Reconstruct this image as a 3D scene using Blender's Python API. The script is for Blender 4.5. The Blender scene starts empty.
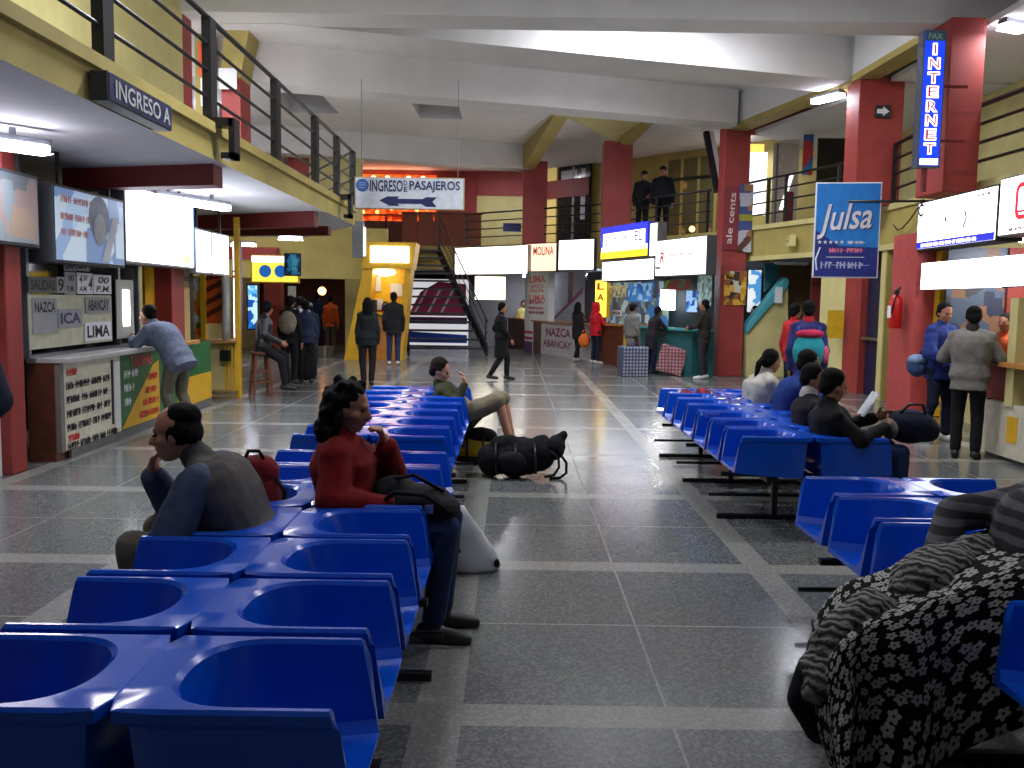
# Bus terminal waiting hall: blue bench seats, ticket booths, balconies and travellers.
import bpy, bmesh, math, random
from mathutils import Vector, Matrix, Euler, noise
random.seed(7)
PI = math.pi
SC = bpy.context.scene
COL = SC.collection

# ------------------------------------------------------------------ camera
F = 900.0; TH = math.atan(84/900.0); PH = 0.015; EYE = 1.65
_r = Vector((1,0,0)); _u = Vector((0,math.sin(TH),math.cos(TH))); _d = Vector((0,math.cos(TH),-math.sin(TH)))
CR = _r*math.cos(PH)+_u*math.sin(PH); CU = -_r*math.sin(PH)+_u*math.cos(PH)
cd = bpy.data.cameras.new('camera'); cam = bpy.data.objects.new('camera', cd); COL.objects.link(cam)
m = Matrix.Identity(4)
for i in range(3):
    m[i][0] = CR[i]; m[i][1] = CU[i]; m[i][2] = -_d[i]
m[2][3] = EYE
cam.matrix_world = m
cd.sensor_fit = 'HORIZONTAL'; cd.sensor_width = 36.0; cd.lens = F*36.0/1024; cd.clip_end = 200; cd.clip_start = .05
SC.camera = cam
# survey helpers: where a sight line meets a real plane of the building
def ray(x, y): return CR*((x-512)/F)+CU*((384-y)/F)+_d
def fl(x, y, h=0.0):
    v = ray(x, y); t = (h-EYE)/v.z; return Vector((v.x*t, v.y*t, h))
def dp(x, y, Y):
    v = ray(x, y); t = Y/v.y; return Vector((v.x*t, Y, EYE+v.z*t))
def xp(x, y, X):
    v = ray(x, y); t = X/v.x; return Vector((X, v.y*t, EYE+v.z*t))
def vp(x, y, A, B):
    v = ray(x, y); dx, dy = B[0]-A[0], B[1]-A[1]
    t = (A[0]*dy-A[1]*dx)/(v.x*dy-v.y*dx); return Vector((v.x*t, v.y*t, EYE+v.z*t))

# ------------------------------------------------------------------ materials
def lin(c):
    c /= 255.0
    return c/12.92 if c <= .04045 else ((c+.055)/1.055)**2.4
def col(r, g, b): return (lin(r), lin(g), lin(b), 1)
_mc = {}
def mat(name, rgb, rough=.6, var=.12, scale=9.0, metal=0.0, coat=0.0, bump=0.0, spec=.5):
    if name in _mc: return _mc[name]
    M = bpy.data.materials.new(name); M.use_nodes = True; nt = M.node_tree; N = nt.nodes; L = nt.links
    b = N['Principled BSDF']; c = col(*rgb)
    tc = N.new('ShaderNodeTexCoord'); no = N.new('ShaderNodeTexNoise'); rp = N.new('ShaderNodeValToRGB')
    no.inputs['Scale'].default_value = scale; no.inputs['Detail'].default_value = 4
    L.new(tc.outputs['Object'], no.inputs['Vector']); L.new(no.outputs['Fac'], rp.inputs['Fac'])
    rp.color_ramp.elements[0].position = .3; rp.color_ramp.elements[1].position = .7
    rp.color_ramp.elements[0].color = tuple(v*(1-var) for v in c[:3])+(1,)
    rp.color_ramp.elements[1].color = tuple(min(1, v*(1+var)) for v in c[:3])+(1,)
    L.new(rp.outputs['Color'], b.inputs['Base Color'])
    b.inputs['Roughness'].default_value = rough; b.inputs['Metallic'].default_value = metal
    b.inputs['Coat Weight'].default_value = coat; b.inputs['Coat Roughness'].default_value = .12
    b.inputs['Specular IOR Level'].default_value = spec
    if bump:
        bp = N.new('ShaderNodeBump'); bp.inputs['Strength'].default_value = bump; bp.inputs['Distance'].default_value = .02
        L.new(no.outputs['Fac'], bp.inputs['Height']); L.new(bp.outputs['Normal'], b.inputs['Normal'])
    _mc[name] = M; return M
def glow(name, rgb, s, rgb2=None, scale=3.0):
    if name in _mc: return _mc[name]
    M = bpy.data.materials.new(name); M.use_nodes = True; nt = M.node_tree; N = nt.nodes; L = nt.links
    b = N['Principled BSDF']; b.inputs['Base Color'].default_value = tuple(v*.6 for v in col(*rgb)[:3])+(1,)
    b.inputs['Roughness'].default_value = .3
    b.inputs['Emission Color'].default_value = col(*rgb); b.inputs['Emission Strength'].default_value = s
    if rgb2:
        tc = N.new('ShaderNodeTexCoord'); no = N.new('ShaderNodeTexNoise'); rp = N.new('ShaderNodeValToRGB')
        no.inputs['Scale'].default_value = scale
        L.new(tc.outputs['Object'], no.inputs['Vector']); L.new(no.outputs['Fac'], rp.inputs['Fac'])
        rp.color_ramp.elements[0].position = .42; rp.color_ramp.elements[1].position = .58
        rp.color_ramp.elements[0].color = col(*rgb); rp.color_ramp.elements[1].color = col(*rgb2)
        L.new(rp.outputs['Color'], b.inputs['Emission Color'])
    _mc[name] = M; return M
def patches(name, cols, scale=6.0, rough=.5, emit=0.0):
    """a printed poster: cells of several colours"""
    if name in _mc: return _mc[name]
    M = bpy.data.materials.new(name); M.use_nodes = True; nt = M.node_tree; N = nt.nodes; L = nt.links
    b = N['Principled BSDF']; tc = N.new('ShaderNodeTexCoord'); vo = N.new('ShaderNodeTexVoronoi'); rp = N.new('ShaderNodeValToRGB')
    vo.distance = 'CHEBYCHEV'; vo.inputs['Scale'].default_value = scale
    L.new(tc.outputs['Object'], vo.inputs['Vector']); L.new(vo.outputs['Color'], rp.inputs['Fac'])
    rp.color_ramp.interpolation = 'CONSTANT'
    n = len(cols); els = rp.color_ramp.elements
    while len(els) < n: els.new(.5)
    for i, c in enumerate(cols):
        els[i].position = .2+.6*i/n if i else 0; els[i].color = col(*c)
    L.new(rp.outputs['Color'], b.inputs['Base Color']); b.inputs['Roughness'].default_value = rough
    if emit:
        L.new(rp.outputs['Color'], b.inputs['Emission Color']); b.inputs['Emission Strength'].default_value = emit
    _mc[name] = M; return M
def glassmat():
    if 'glass' in _mc: return _mc['glass']
    M = bpy.data.materials.new('glass'); M.use_nodes = True; nt = M.node_tree; N = nt.nodes; L = nt.links
    N.remove(N['Principled BSDF']); out = N['Material Output']
    t = N.new('ShaderNodeBsdfTransparent'); g = N.new('ShaderNodeBsdfGlossy'); mx = N.new('ShaderNodeMixShader'); fr = N.new('ShaderNodeFresnel')
    no = N.new('ShaderNodeTexNoise'); no.inputs['Scale'].default_value = 2.0
    t.inputs['Color'].default_value = (.86,.9,.88,1); g.inputs['Roughness'].default_value = .05; fr.inputs['IOR'].default_value = 1.5
    L.new(fr.outputs['Fac'], mx.inputs['Fac']); L.new(t.outputs[0], mx.inputs[1]); L.new(g.outputs[0], mx.inputs[2]); L.new(mx.outputs[0], out.inputs['Surface'])
    _mc['glass'] = M; return M

YEL = mat('yellow_paint', (168,152,84), .7, .1, 2.5)
YEL2 = mat('pale_yellow_paint', (200,190,128), .7, .1, 2.5)
RED = mat('oxide_red_paint', (146,52,46), .6, .12, 3.0)
DRED = mat('dark_red_paint', (112,34,32), .6, .12, 3.0)
WHT = mat('white_plaster', (222,221,219), .85, .06, 1.2, bump=.05)
GRY = mat('grey_plaster', (150,152,156), .8, .08, 1.5)
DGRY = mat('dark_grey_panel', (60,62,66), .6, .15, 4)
BLK = mat('black_metal', (16,16,20), .4, .2, 8)
DARK = mat('dark_void', (10,9,10), .9, .2, 3)
WOOD = mat('brown_wood', (92,46,28), .45, .3, 6)
LWOOD = mat('pale_wood', (170,118,58), .5, .25, 8)
BLUEP = mat('blue_plastic', (2,80,200), .2, .06, 5, coat=.35)
WPAP = mat('white_paper', (222,224,226), .7, .04, 5)
GPAP = mat('grey_paper', (150,152,154), .7, .06, 5)
INK = mat('black_ink', (18,20,32), .6, .1, 20)
NAVY = mat('navy_ink', (16,26,84), .5, .1, 20)
REDI = mat('red_ink', (200,38,40), .5, .1, 20)
MAG = mat('magenta_ink', (170,30,90), .5, .1, 20)
GREEN = mat('green_paint', (32,100,48), .5, .15, 6)
GOLD = mat('golden_paint', (212,164,26), .5, .1, 6)
TURQ = mat('turquoise_paint', (70,160,170), .5, .1, 5)
TEALD = mat('teal_counter', (24,84,86), .45, .15, 5)
CHROME = mat('steel', (170,172,176), .3, .05, 10, metal=1.0)
ALU = mat('aluminium_frame', (120,124,130), .4, .1, 10, metal=.6)
LIT = glow('lit_white', (255,255,255), 3.0)
LITB = glow('lit_bluish', (232,238,255), 4.0)
TUBE = glow('fluorescent_tube', (235,235,255), 24.0)

# ------------------------------------------------------------------ mesh builder
class MB:
    def __init__(s): s.bm = bmesh.new(); s.mi = 0
    def _fin(s, fs):
        for f in fs: f.material_index = s.mi
    def quad(s, pts):
        f = s.bm.faces.new([s.bm.verts.new(p) for p in pts]); s._fin([f]); return f
    def box(s, lo, hi):
        x0,y0,z0 = lo; x1,y1,z1 = hi
        return s.prism([(x0,y0),(x1,y0),(x1,y1),(x0,y1)], z0, z1)
    def prism(s, poly, z0, z1, side=None):
        a = sum(poly[i][0]*poly[(i+1)%len(poly)][1]-poly[(i+1)%len(poly)][0]*poly[i][1] for i in range(len(poly)))
        if a < 0: poly = poly[::-1]
        z0s = z0 if isinstance(z0, (list,tuple)) else [z0]*len(poly)
        z1s = z1 if isinstance(z1, (list,tuple)) else [z1]*len(poly)
        b = [s.bm.verts.new((p[0],p[1],z)) for p,z in zip(poly, z0s)]; t = [s.bm.verts.new((p[0],p[1],z)) for p,z in zip(poly, z1s)]
        n = len(poly); fs = [s.bm.faces.new(b[::-1]), s.bm.faces.new(t)]
        s._fin(fs)
        sd = [s.bm.faces.new([b[i], b[(i+1)%n], t[(i+1)%n], t[i]]) for i in range(n)]
        s._fin(sd)
        if side is not None:
            for f in sd: f.material_index = side
        return s
    def hull(s, A, B):
        """solid between two equal-length loops"""
        a = [s.bm.verts.new(p) for p in A]; b = [s.bm.verts.new(p) for p in B]; n = len(a)
        fs = [s.bm.faces.new(a[::-1]), s.bm.faces.new(b)]+[s.bm.faces.new([a[i], a[(i+1)%n], b[(i+1)%n], b[i]]) for i in range(n)]
        s._fin(fs); return s
    def xz(s, poly, y0, y1):
        """outline in local XZ extruded along y"""
        return s.hull([(p[0],y1,p[1]) for p in poly], [(p[0],y0,p[1]) for p in poly])
    def rings(s, loops, caps=True, closed=True):
        vs = [[s.bm.verts.new(p) for p in l] for l in loops]; fs = []
        n = len(vs[0])
        for a, b in zip(vs, vs[1:]):
            for i in range(n if closed else n-1):
                fs.append(s.bm.faces.new([a[i], a[(i+1)%n], b[(i+1)%n], b[i]]))
        if caps and closed:
            fs.append(s.bm.faces.new(vs[0][::-1])); fs.append(s.bm.faces.new(vs[-1]))
        s._fin(fs); return s
    def tube(s, pts, r, n=8):
        pts = [Vector(p) for p in pts]; loops = []
        rs = r if isinstance(r, (list,tuple)) else [r]*len(pts)
        up = None
        for i, p in enumerate(pts):
            t = (pts[min(i+1,len(pts)-1)]-pts[max(i-1,0)]).normalized()
            if up is None:
                up = Vector((0,0,1)) if abs(t.z) < .9 else Vector((0,1,0))
            a = t.cross(up).normalized(); b = a.cross(t); up = b if len(pts) > 2 else up
            loops.append([p+a*rs[i]*math.cos(2*PI*k/n)+b*rs[i]*math.sin(2*PI*k/n) for k in range(n)])
        return s.rings(loops)
    def bar(s, p, q, w, h=None):
        p, q = Vector(p), Vector(q); h = h or w; t = (q-p).normalized()
        up = Vector((0,0,1)) if abs(t.z) < .95 else Vector((0,1,0))
        a = t.cross(up).normalized()*w/2; b = a.cross(t).normalized()*h/2
        return s.rings([[p-a-b, p+a-b, p+a+b, p-a+b], [q-a-b, q+a-b, q+a+b, q-a+b]])
    def ell(s, c, r, M=None, n=14, k=9):
        c = Vector(c); r = r if isinstance(r, (list,tuple)) else (r,r,r); loops = []
        for j in range(k+1):
            ph = -PI/2+PI*j/k; cr = max(math.cos(ph), .02); z = math.sin(ph)
            l = [Vector((r[0]*cr*math.cos(2*PI*i/n), r[1]*cr*math.sin(2*PI*i/n), r[2]*z)) for i in range(n)]
            loops.append([c+(M@v if M else v) for v in l])
        return s.rings(loops)
    def cone(s, p, q, r0, r1, n=12, flat=1.0):
        """round-ended tapered limb"""
        p, q = Vector(p), Vector(q); t = q-p; L = t.length
        if L < 1e-5: return s.ell(p, max(r0, r1))
        t /= L; up = Vector((0,0,1)) if abs(t.z) < .9 else Vector((0,1,0))
        a = t.cross(up).normalized(); b = a.cross(t); loops = []
        prof = [(-r0*math.cos(th), r0*math.sin(th)) for th in (.12,.5,1.0,1.57)]+[(L+r1*math.cos(th), r1*math.sin(th)) for th in (1.57,1.0,.5,.12)]
        for x, r in prof:
            loops.append([p+t*x+a*r*math.cos(2*PI*k/n)+b*r*flat*math.sin(2*PI*k/n) for k in range(n)])
        return s.rings(loops)
    def mesh(s, name, smooth=False):
        bmesh.ops.recalc_face_normals(s.bm, faces=s.bm.faces)
        me = bpy.data.meshes.new(name); s.bm.to_mesh(me); s.bm.free()
        if smooth:
            for p in me.polygons: p.use_smooth = True
        return me

MW = {}
def _place(o, parent, loc=(0,0,0), rz=0):
    o.location = loc; o.rotation_euler = (0,0,rz); COL.objects.link(o)
    M = Matrix.Translation(Vector(loc))@Matrix.Rotation(rz, 4, 'Z')
    if parent:
        o.parent = parent; M = MW[parent.name]@M
    MW[o.name] = M
def thing(name, label, cat, loc=(0,0,0), rz=0, group=None):
    o = bpy.data.objects.new(name, None); o.empty_display_size = .1; _place(o, None, loc, rz)
    o['label'] = label; o['category'] = cat
    if group: o['group'] = group
    return o
def tag(o, label, cat, group=None):
    o['label'] = label; o['category'] = cat
    if group: o['group'] = group
    return o
def obj(name, mb, mt, parent=None, smooth=False, bevel=0.0, world=False, label=None, sharp=None):
    me = mb.mesh(name, smooth) if isinstance(mb, MB) else mb
    for x in (mt if isinstance(mt, (list,tuple)) else [mt]): me.materials.append(x)
    o = bpy.data.objects.new(name, me); _place(o, parent)
    if world and parent: me.transform(MW[parent.name].inverted())
    if sharp and smooth: me.set_sharp_from_angle(angle=sharp)
    if bevel:
        b = o.modifiers.new('soft_edges', 'BEVEL'); b.width = bevel; b.segments = 2; b.limit_method = 'ANGLE'
    if label: o['label'] = label
    return o
def struct(name, mb, mt, **k):
    o = obj(name, mb, mt, **k)
    if o.parent is None: o['kind'] = 'structure'
    return o
def dup(root, loc, rz=None, label=None):
    r = root.copy(); COL.objects.link(r); r.location = loc
    if rz is not None: r.rotation_euler = (0,0,rz)
    if label: r['label'] = label
    for ch in list(root.children):
        c = ch.copy(); COL.objects.link(c); c.parent = r
        for g in list(ch.children):
            d = g.copy(); COL.objects.link(d); d.parent = c
    MW[r.name] = Matrix.Translation(Vector(loc))@Matrix.Rotation(r.rotation_euler[2], 4, 'Z')
    return r
def textmesh(s, h, w=None, shear=0, bold=0.0, depth=.003):
    c = bpy.data.curves.new('lettering', 'FONT'); c.body = s; c.size = 1; c.extrude = .0; c.shear = shear; c.offset = bold; c.resolution_u = 3
    o = bpy.data.objects.new('lettering', c); COL.objects.link(o)
    dg = bpy.context.evaluated_depsgraph_get(); me = bpy.data.meshes.new_from_object(o.evaluated_get(dg))
    bpy.data.objects.remove(o)
    vs = me.vertices
    if not len(vs): return me
    x0 = min(v.co.x for v in vs); x1 = max(v.co.x for v in vs); y0 = min(v.co.y for v in vs); y1 = max(v.co.y for v in vs)
    sy = h/(y1-y0); sx = (w/(x1-x0)) if w else sy
    for v in vs: v.co = Vector(((v.co.x-(x0+x1)/2)*sx, 0, (v.co.y-(y0+y1)/2)*sy))
    return me
def text(parent, s, x, z, h, mt, w=None, y=-.012, shear=0, bold=.0, rot=0.0, name='lettering'):
    me = textmesh(s, h, w, shear, bold)
    if rot: me.transform(Matrix.Rotation(rot, 4, 'Y'))
    me.transform(Matrix.Translation((x, y, z)))
    me.materials.append(mt)
    o = bpy.data.objects.new(name, me); _place(o, parent)
    return o
def board(name, label, cat, p0, p1, z0, z1, th, face, case, group=None, margin=.03, parts=('case','face')):
    """upright panel seen from the front: p0 lower edge start, p1 end (viewer's order)"""
    p0 = Vector(p0[:2]); p1 = Vector(p1[:2]); u = p1-p0; W = u.length; rz = math.atan2(u.y, u.x)
    t = thing(name, label, cat, (p0.x, p0.y, z0), rz, group); H = z1-z0
    if case is not None:
        b = MB(); b.box((0,0,0), (W,th,H)); obj(parts[0], b, case, t, bevel=min(.008, th/4))
    b = MB(); b.box((margin,-.006,margin), (W-margin,.004,H-margin)); obj(parts[1], b, face, t)
    return t, W, H
def plate(parent, name, x0, z0, x1, z1, mt, y=-.009, th=.003, label=None):
    b = MB(); b.box((x0,y-th,z0), (x1,y,z1)); return obj(name, b, mt, parent, label=label)
def shape(parent, name, poly, mt, y=-.009, th=.003):
    b = MB(); b.xz(poly, y-th, y); return obj(name, b, mt, parent)
def disc(cx, cz, r, n=24): return [(cx+r*math.cos(2*PI*i/n), cz+r*math.sin(2*PI*i/n)) for i in range(n)]
def squiggle(parent, x0, x1, z, h, mt, seed, y=-.011, name='line_of_print'):
    """a line of small print too blurred to read: runs of short strokes"""
    rr = random.Random(seed); b = MB(); x = x0; b.box((x0,y-.001,z+h*.46), (x1,y,z+h*.54))
    while x < x1-.01:
        n = rr.randint(3,7)
        for _ in range(n):
            w = h*rr.uniform(.45,.7)
            if x+w > x1: break
            b.box((x,y-.002,z), (x+w*.35,y,z+h))
            b.box((x+w*.3,y-.002,z+h*rr.choice([.1,.4,.7])), (x+w*.85,y,z+h*rr.choice([.72,.8,.95])))
            x += w
        x += h*.6
    return obj(name, b, mt, parent)
# ================================================================= BUILDING SHELL
# --- floor: dark terrazzo panels between pale stripes with thin joints
def terrazzo(name, base, fleck, rough):
    M = bpy.data.materials.new(name); M.use_nodes = True; nt = M.node_tree; N = nt.nodes; L = nt.links
    b = N['Principled BSDF']; tc = N.new('ShaderNodeTexCoord')
    vo = N.new('ShaderNodeTexVoronoi'); vo.inputs['Scale'].default_value = 80
    r1 = N.new('ShaderNodeValToRGB'); r1.color_ramp.elements[0].position = .35; r1.color_ramp.elements[1].position = .8
    r1.color_ramp.elements[0].color = col(*base); r1.color_ramp.elements[1].color = col(*fleck)
    no = N.new('ShaderNodeTexNoise'); no.inputs['Scale'].default_value = 1.3; no.inputs['Detail'].default_value = 5
    mx = N.new('ShaderNodeMix'); mx.data_type = 'RGBA'; mx.blend_type = 'MULTIPLY'; mx.inputs['Factor'].default_value = .18
    L.new(tc.outputs['Object'], vo.inputs['Vector']); L.new(tc.outputs['Object'], no.inputs['Vector'])
    L.new(vo.outputs['Color'], r1.inputs['Fac']); L.new(r1.outputs['Color'], mx.inputs['A']); L.new(no.outputs['Color'], mx.inputs['B'])
    L.new(mx.outputs['Result'], b.inputs['Base Color'])
    mr = N.new('ShaderNodeMapRange'); mr.inputs['To Min'].default_value = rough-.06; mr.inputs['To Max'].default_value = rough+.08
    L.new(no.outputs['Fac'], mr.inputs['Value']); L.new(mr.outputs['Result'], b.inputs['Roughness'])
    return M
F_DARK = terrazzo('dark_terrazzo', (90,94,94), (122,124,122), .18)
F_PALE = terrazzo('pale_terrazzo', (132,132,127), (154,153,147), .22)
F_JOINT = terrazzo('joint_terrazzo', (112,114,111), (134,135,131), .3)
xs = [-12]; xk = []
def lay(breaks, stripes, joints):
    """sorted cells with their kind: 0 panel, 1 stripe, 2 joint"""
    ev = sorted([(a, b, 1) for a, b in stripes]+[(a, b, 2) for a, b in joints]); out = []; p = breaks[0]
    for a, b, k in ev:
        out.append((p, a, 0)); out.append((a, b, k)); p = b
    out.append((p, breaks[1], 0)); return out
sx = [(-8.55,-8.37), (-6.5,-6.32), (-4.5,-4.32), (-2.46,-2.26), (-.37,-.18), (1.48,1.65), (3.5,3.68), (5.4,5.58)]
jx = [(a[1]+(b[0]-a[1])/2-.006, a[1]+(b[0]-a[1])/2+.006) for a, b in zip(sx, sx[1:])]
sy = [(3.36+2.04*k, 3.55+2.04*k) for k in range(-3, 16)]
jy = [(a[1]+(b[0]-a[1])/2-.006, a[1]+(b[0]-a[1])/2+.006) for a, b in zip(sy, sy[1:])]
b = MB()
for x0, x1, kx in lay((-12,12), sx, jx):
    for y0, y1, ky in lay((-4,36), sy, jy):
        b.mi = 1 if 1 in (kx, ky) else (2 if 2 in (kx, ky) else 0)
        b.quad([(x0,y0,0), (x1,y0,0), (x1,y1,0), (x0,y1,0)])
bmesh.ops.remove_doubles(b.bm, verts=b.bm.verts, dist=1e-5)
struct('floor', b, [F_DARK, F_PALE, F_JOINT])

# --- main ceiling with flared skylight pits
CZ = 6.2
pits = [(-5.65,-4.4,20.3,22.9), (-2.45,-1.35,20.9,23.4)]
b = MB()
gx = sorted({-12,12,*[p[0] for p in pits],*[p[1] for p in pits]}); gy = sorted({-4,36,*[p[2] for p in pits],*[p[3] for p in pits]})
for x0, x1 in zip(gx, gx[1:]):
    for y0, y1 in zip(gy, gy[1:]):
        if any(x0 >= p[0]-1e-6 and x1 <= p[1]+1e-6 and y0 >= p[2]-1e-6 and y1 <= p[3]+1e-6 for p in pits): continue
        b.quad([(x0,y0,CZ), (x0,y1,CZ), (x1,y1,CZ), (x1,y0,CZ)])
for x0, x1, y0, y1 in pits:
    lo = [(x0,y0,CZ), (x1,y0,CZ), (x1,y1,CZ), (x0,y1,CZ)]; hi = [(x0-.05,y0,CZ+.5), (x1+.25,y0,CZ+.5), (x1+.25,y1+.1,CZ+.5), (x0-.05,y1+.1,CZ+.5)]
    b.mi = 0
    for i in range(4): b.quad([lo[i], lo[(i+1)%4], hi[(i+1)%4], hi[i]])
    b.mi = 1; b.quad(hi)
me = b.mesh('ceiling'); 
o = struct('ceiling', me, [WHT, DARK])

# --- roof beams fanning across the hall
def beam(name, poly, z0=5.5, z1=CZ, mt=WHT, **k):
    b = MB(); b.prism(poly, z0, z1); return struct(name, b, mt, **k)
beam('beam_1', [(-9,12.66), (6.9,12.70), (6.9,13.3), (-9,13.3)])
beam('beam_2', [(-3.4,13.13), (6.4,16.10), (6.4,17.0), (1.07,15.55), (-4.3,13.22)], 5.492)
beam('beam_3', [(-9,15.24), (4.75,19.73), (4.9,20.5), (-9,16.0)], 5.496)
beam('beam_4', [(-9,23.78), (.40,27.0), (.40,27.7), (-9,24.5)])
beam('beam_5', [(5.74,15.9), (4.76,20.2), (5.1,20.4), (6.1,15.9)], 5.56)
beam('beam_6', [(5.84,13.2), (5.74,15.8), (6.1,15.8), (6.25,13.2)], 5.56)
b = MB(); b.prism([(5.73,15.9), (4.75,20.25), (5.1,20.4), (6.1,15.9)], 5.45, 5.56); b.prism([(5.83,13.2), (5.73,15.8), (6.1,15.8), (6.25,13.2)], 5.45, 5.56)
struct('trim_1', b, YEL)
# folded yellow brackets over the rear columns
pED = Vector((1.28,22.55,6.2)); pDA = Vector((3.2,23.1,6.2))
b = MB(); b.hull([(2.62,24.15,5.86), pED, pDA], [(2.72,24.6,5.86), pED+Vector((0,.45,0)), pDA+Vector((0,.45,0))]); struct('trim_2', b, YEL2)
def rib(a, c, w, h):
    b = MB(); a = Vector(a); c = Vector(c); W = Vector((w,.12,0)); Hh = Vector((0,0,h))
    b.hull([a, a+W, a+W+Hh, a+Hh], [c, c+W, c+W+Hh, c+Hh]); return b
struct('trim_3', rib((.22,27.0,5.5), (.95,22.3,6.15), .36, .7), YEL)
struct('trim_4', rib((2.78,24.2,5.78), (3.2,23.1,6.16), .3, .4), YEL)

# --- columns
def column(name, x0, x1, y0, y1, z0, z1, mt=RED):
    b = MB(); b.box((x0,y0,z0), (x1,y1,z1)); return struct(name, b, mt, bevel=.015)
column('column_1', 4.66, 5.22, 20.4, 21.0, 0, 5.6)          # beside the turquoise stair rail
column('column_2', 5.80, 6.56, 15.6, 16.2, 3.36, 5.5)
column('column_3', 5.80, 6.27, 12.42, 13.25, 3.2, 5.5)
column('column_4', 2.36, 3.12, 24.4, 25.0, 3.36, 5.9)
column('column_5', .24, .96, 27.1, 27.8, 3.36, 5.75)

# --- balcony slabs
def slab(name, poly, z0, z1, face, under):
    b = MB(); b.prism(poly, z0, z1, side=1); return struct(name, b, [under, face])
LE = -3.05
slab('balcony_slab_1', [(LE,-4), (LE,17.4), (-4.85,21.1), (-12,21.1), (-12,-4)], 3.02, 3.30, YEL, WHT)
slab('balcony_slab_2', [(-12,29.3), (-1.6,29.3), (2.7,25.4), (4.72,22.0), (5.34,20.45), (6.45,17.0), (6.45,-4), (12,-4), (12,36), (-12,36)], 2.6, 3.35, YEL, GRY)
b = MB()   # projecting coping along the balcony edge
b.prism([(LE+.05,-4), (LE+.05,17.42), (LE-.2,17.3), (LE-.2,-4)], 3.27, 3.37)
b.prism([(LE+.05,17.4), (-4.81,21.15), (-5.05,21.1), (LE-.2,17.3)], 3.27, 3.37)
struct('trim_5', b, YEL)
b = MB()
for z0, z1, o_ in ((2.6,2.7,.06), (3.28,3.38,.05)): b.prism([(6.45-o_,4), (6.45-o_,17.0), (5.36-o_,20.35), (5.6,20.4), (6.7,17.0), (6.7,4)], z0, z1)
struct('trim_6', b, YEL2)
b = MB()   # red cross beams under the balcony
b.prism([(-3.15,9.55), (-3.15,9.85), (-5.0,10.4), (-5.0,10.1)], 2.80, 3.02); struct('beam_7', b, DRED)
b = MB(); b.prism([(-3.2,14.55), (-3.2,14.85), (-6.6,16.6), (-6.6,16.3)], 2.78, 3.02); struct('beam_8', b, DRED)
b = MB(); b.prism([(-3.6,17.6), (-3.6,17.9), (-8.8,19.4), (-8.8,19.1)], 2.85, 3.02); struct('beam_9', b, DRED)

# --- upper storey walls
def wall(name, a, c, z0, z1, mt, th=.15):
    a = Vector(a); c = Vector(c); u = (c-a).normalized(); n = Vector((-u.y, u.x))*th
    b = MB(); b.prism([a, c, c+n, a+n], z0, z1); return struct(name, b, mt)
wall('wall_left_upper', (-4.6,-4), (-4.6,12.75), 3.36, CZ, YEL2)
column('column_6', -4.95, -4.6, 12.75, 13.12, 3.36, CZ)
column('column_7', -5.12, -4.78, 16.0, 16.6, 3.36, 5.5)
b = MB(); b.hull([(-5.12,15.98,5.4), (-4.78,15.98,5.4), (-4.62,15.98,6.2), (-5.05,15.98,6.2)], [(-5.12,16.6,5.4), (-4.78,16.6,5.4), (-4.62,16.6,6.2), (-5.05,16.6,6.2)]); struct('trim_7', b, YEL)
b = MB(); p = dp(309,150,25.5); q = dp(362,150,25.5); b.box((p.x,25.5,3.3), (q.x,25.65,5.75)); struct('wall_rear_left_upper', b, YEL2)
b = MB(); r_ = dp(288,150,25.5); b.box((r_.x,25.48,3.3), (p.x,25.65,5.75)); struct('trim_13', b, RED)
wall('wall_left_rear_upper', (-9.6,-4), (-9.6,30), 3.3, CZ, GRY)
# far upper wall with openings
b = MB()
b.box((-12,32.6,3.35), (-6.1,32.8,CZ)); b.box((-2.75,32.6,3.35), (-1.35,32.8,CZ)); b.box((-6.1,32.6,6.05), (-2.75,32.8,CZ))
struct('wall_back_upper', b, RED)
b = MB(); b.box((-1.35,32.6,3.35), (.5,32.8,5.35)); struct('wall_back_panel', b, YEL2)
b = MB(); b.box((-1.35,32.55,5.35), (.5,32.8,CZ)); b.box((.28,32.5,3.35), (.5,32.6,5.35)); struct('trim_8', b, [RED])
UB0 = (.5,32.7); UB1 = (8.4,24.2)
wall('wall_back_diagonal', UB0, UB1, 3.35, CZ, YEL)
wall('wall_right_upper', (8.4,24.2), (8.4,-4), 3.35, CZ, YEL2)
b = MB(); b.box((6.32,3,5.42), (9,15.6,5.5)); b.prism([(6.42,15.7), (5.34,20.5), (8.4,24), (8.6,15.7)], 5.42, 5.5); struct('ceiling_balcony', b, WHT)

# --- ground floor walls
wall('wall_left', (-4.75,-4), (-4.75,8.6), 0, 3.02, GRY)
wall('wall_left_rear', (-7.6,8), (-7.6,15.5), 0, 3.02, YEL2)
wall('wall_back', (-2.4,32), (3.2,32), 0, 2.6, GRY)
column('column_8', -4.72, -4.50, 8.02, 8.28, 0, 3.02)
column('column_9', -5.1, -4.72, 12.5, 12.98, 0, 3.02)
wall('wall_right', (6.5,3), (6.5,15.0), 0, 2.6, YEL2, -.3)
for k, (pts, mt_) in enumerate([([(6.44,15.72), (6.44,15.9), (6.9,15.9), (6.9,15.72)], YEL2), ([(6.44,16.75), (6.44,17.0), (6.36,17.35), (7.0,17.4), (7.0,16.75)], RED), ([(6.36,17.35), (6.13,18.05), (6.7,18.3), (7.0,17.4)], YEL2)]):
    b = MB(); b.prism(pts, 0, 2.6); struct('wall_right_pier_%d' % (k+1), b, mt_)
b = MB(); b.box((6.44,15.66,0), (7.4,15.72,2.6)); b.box((7.4,15.0,0), (7.5,15.72,2.6)); struct('wall_right_recess', b, YEL)
b = MB(); b.box((6.45,19.55,0), (7.4,19.7,2.6)); struct('wall_right_alcove', b, DRED)
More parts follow.
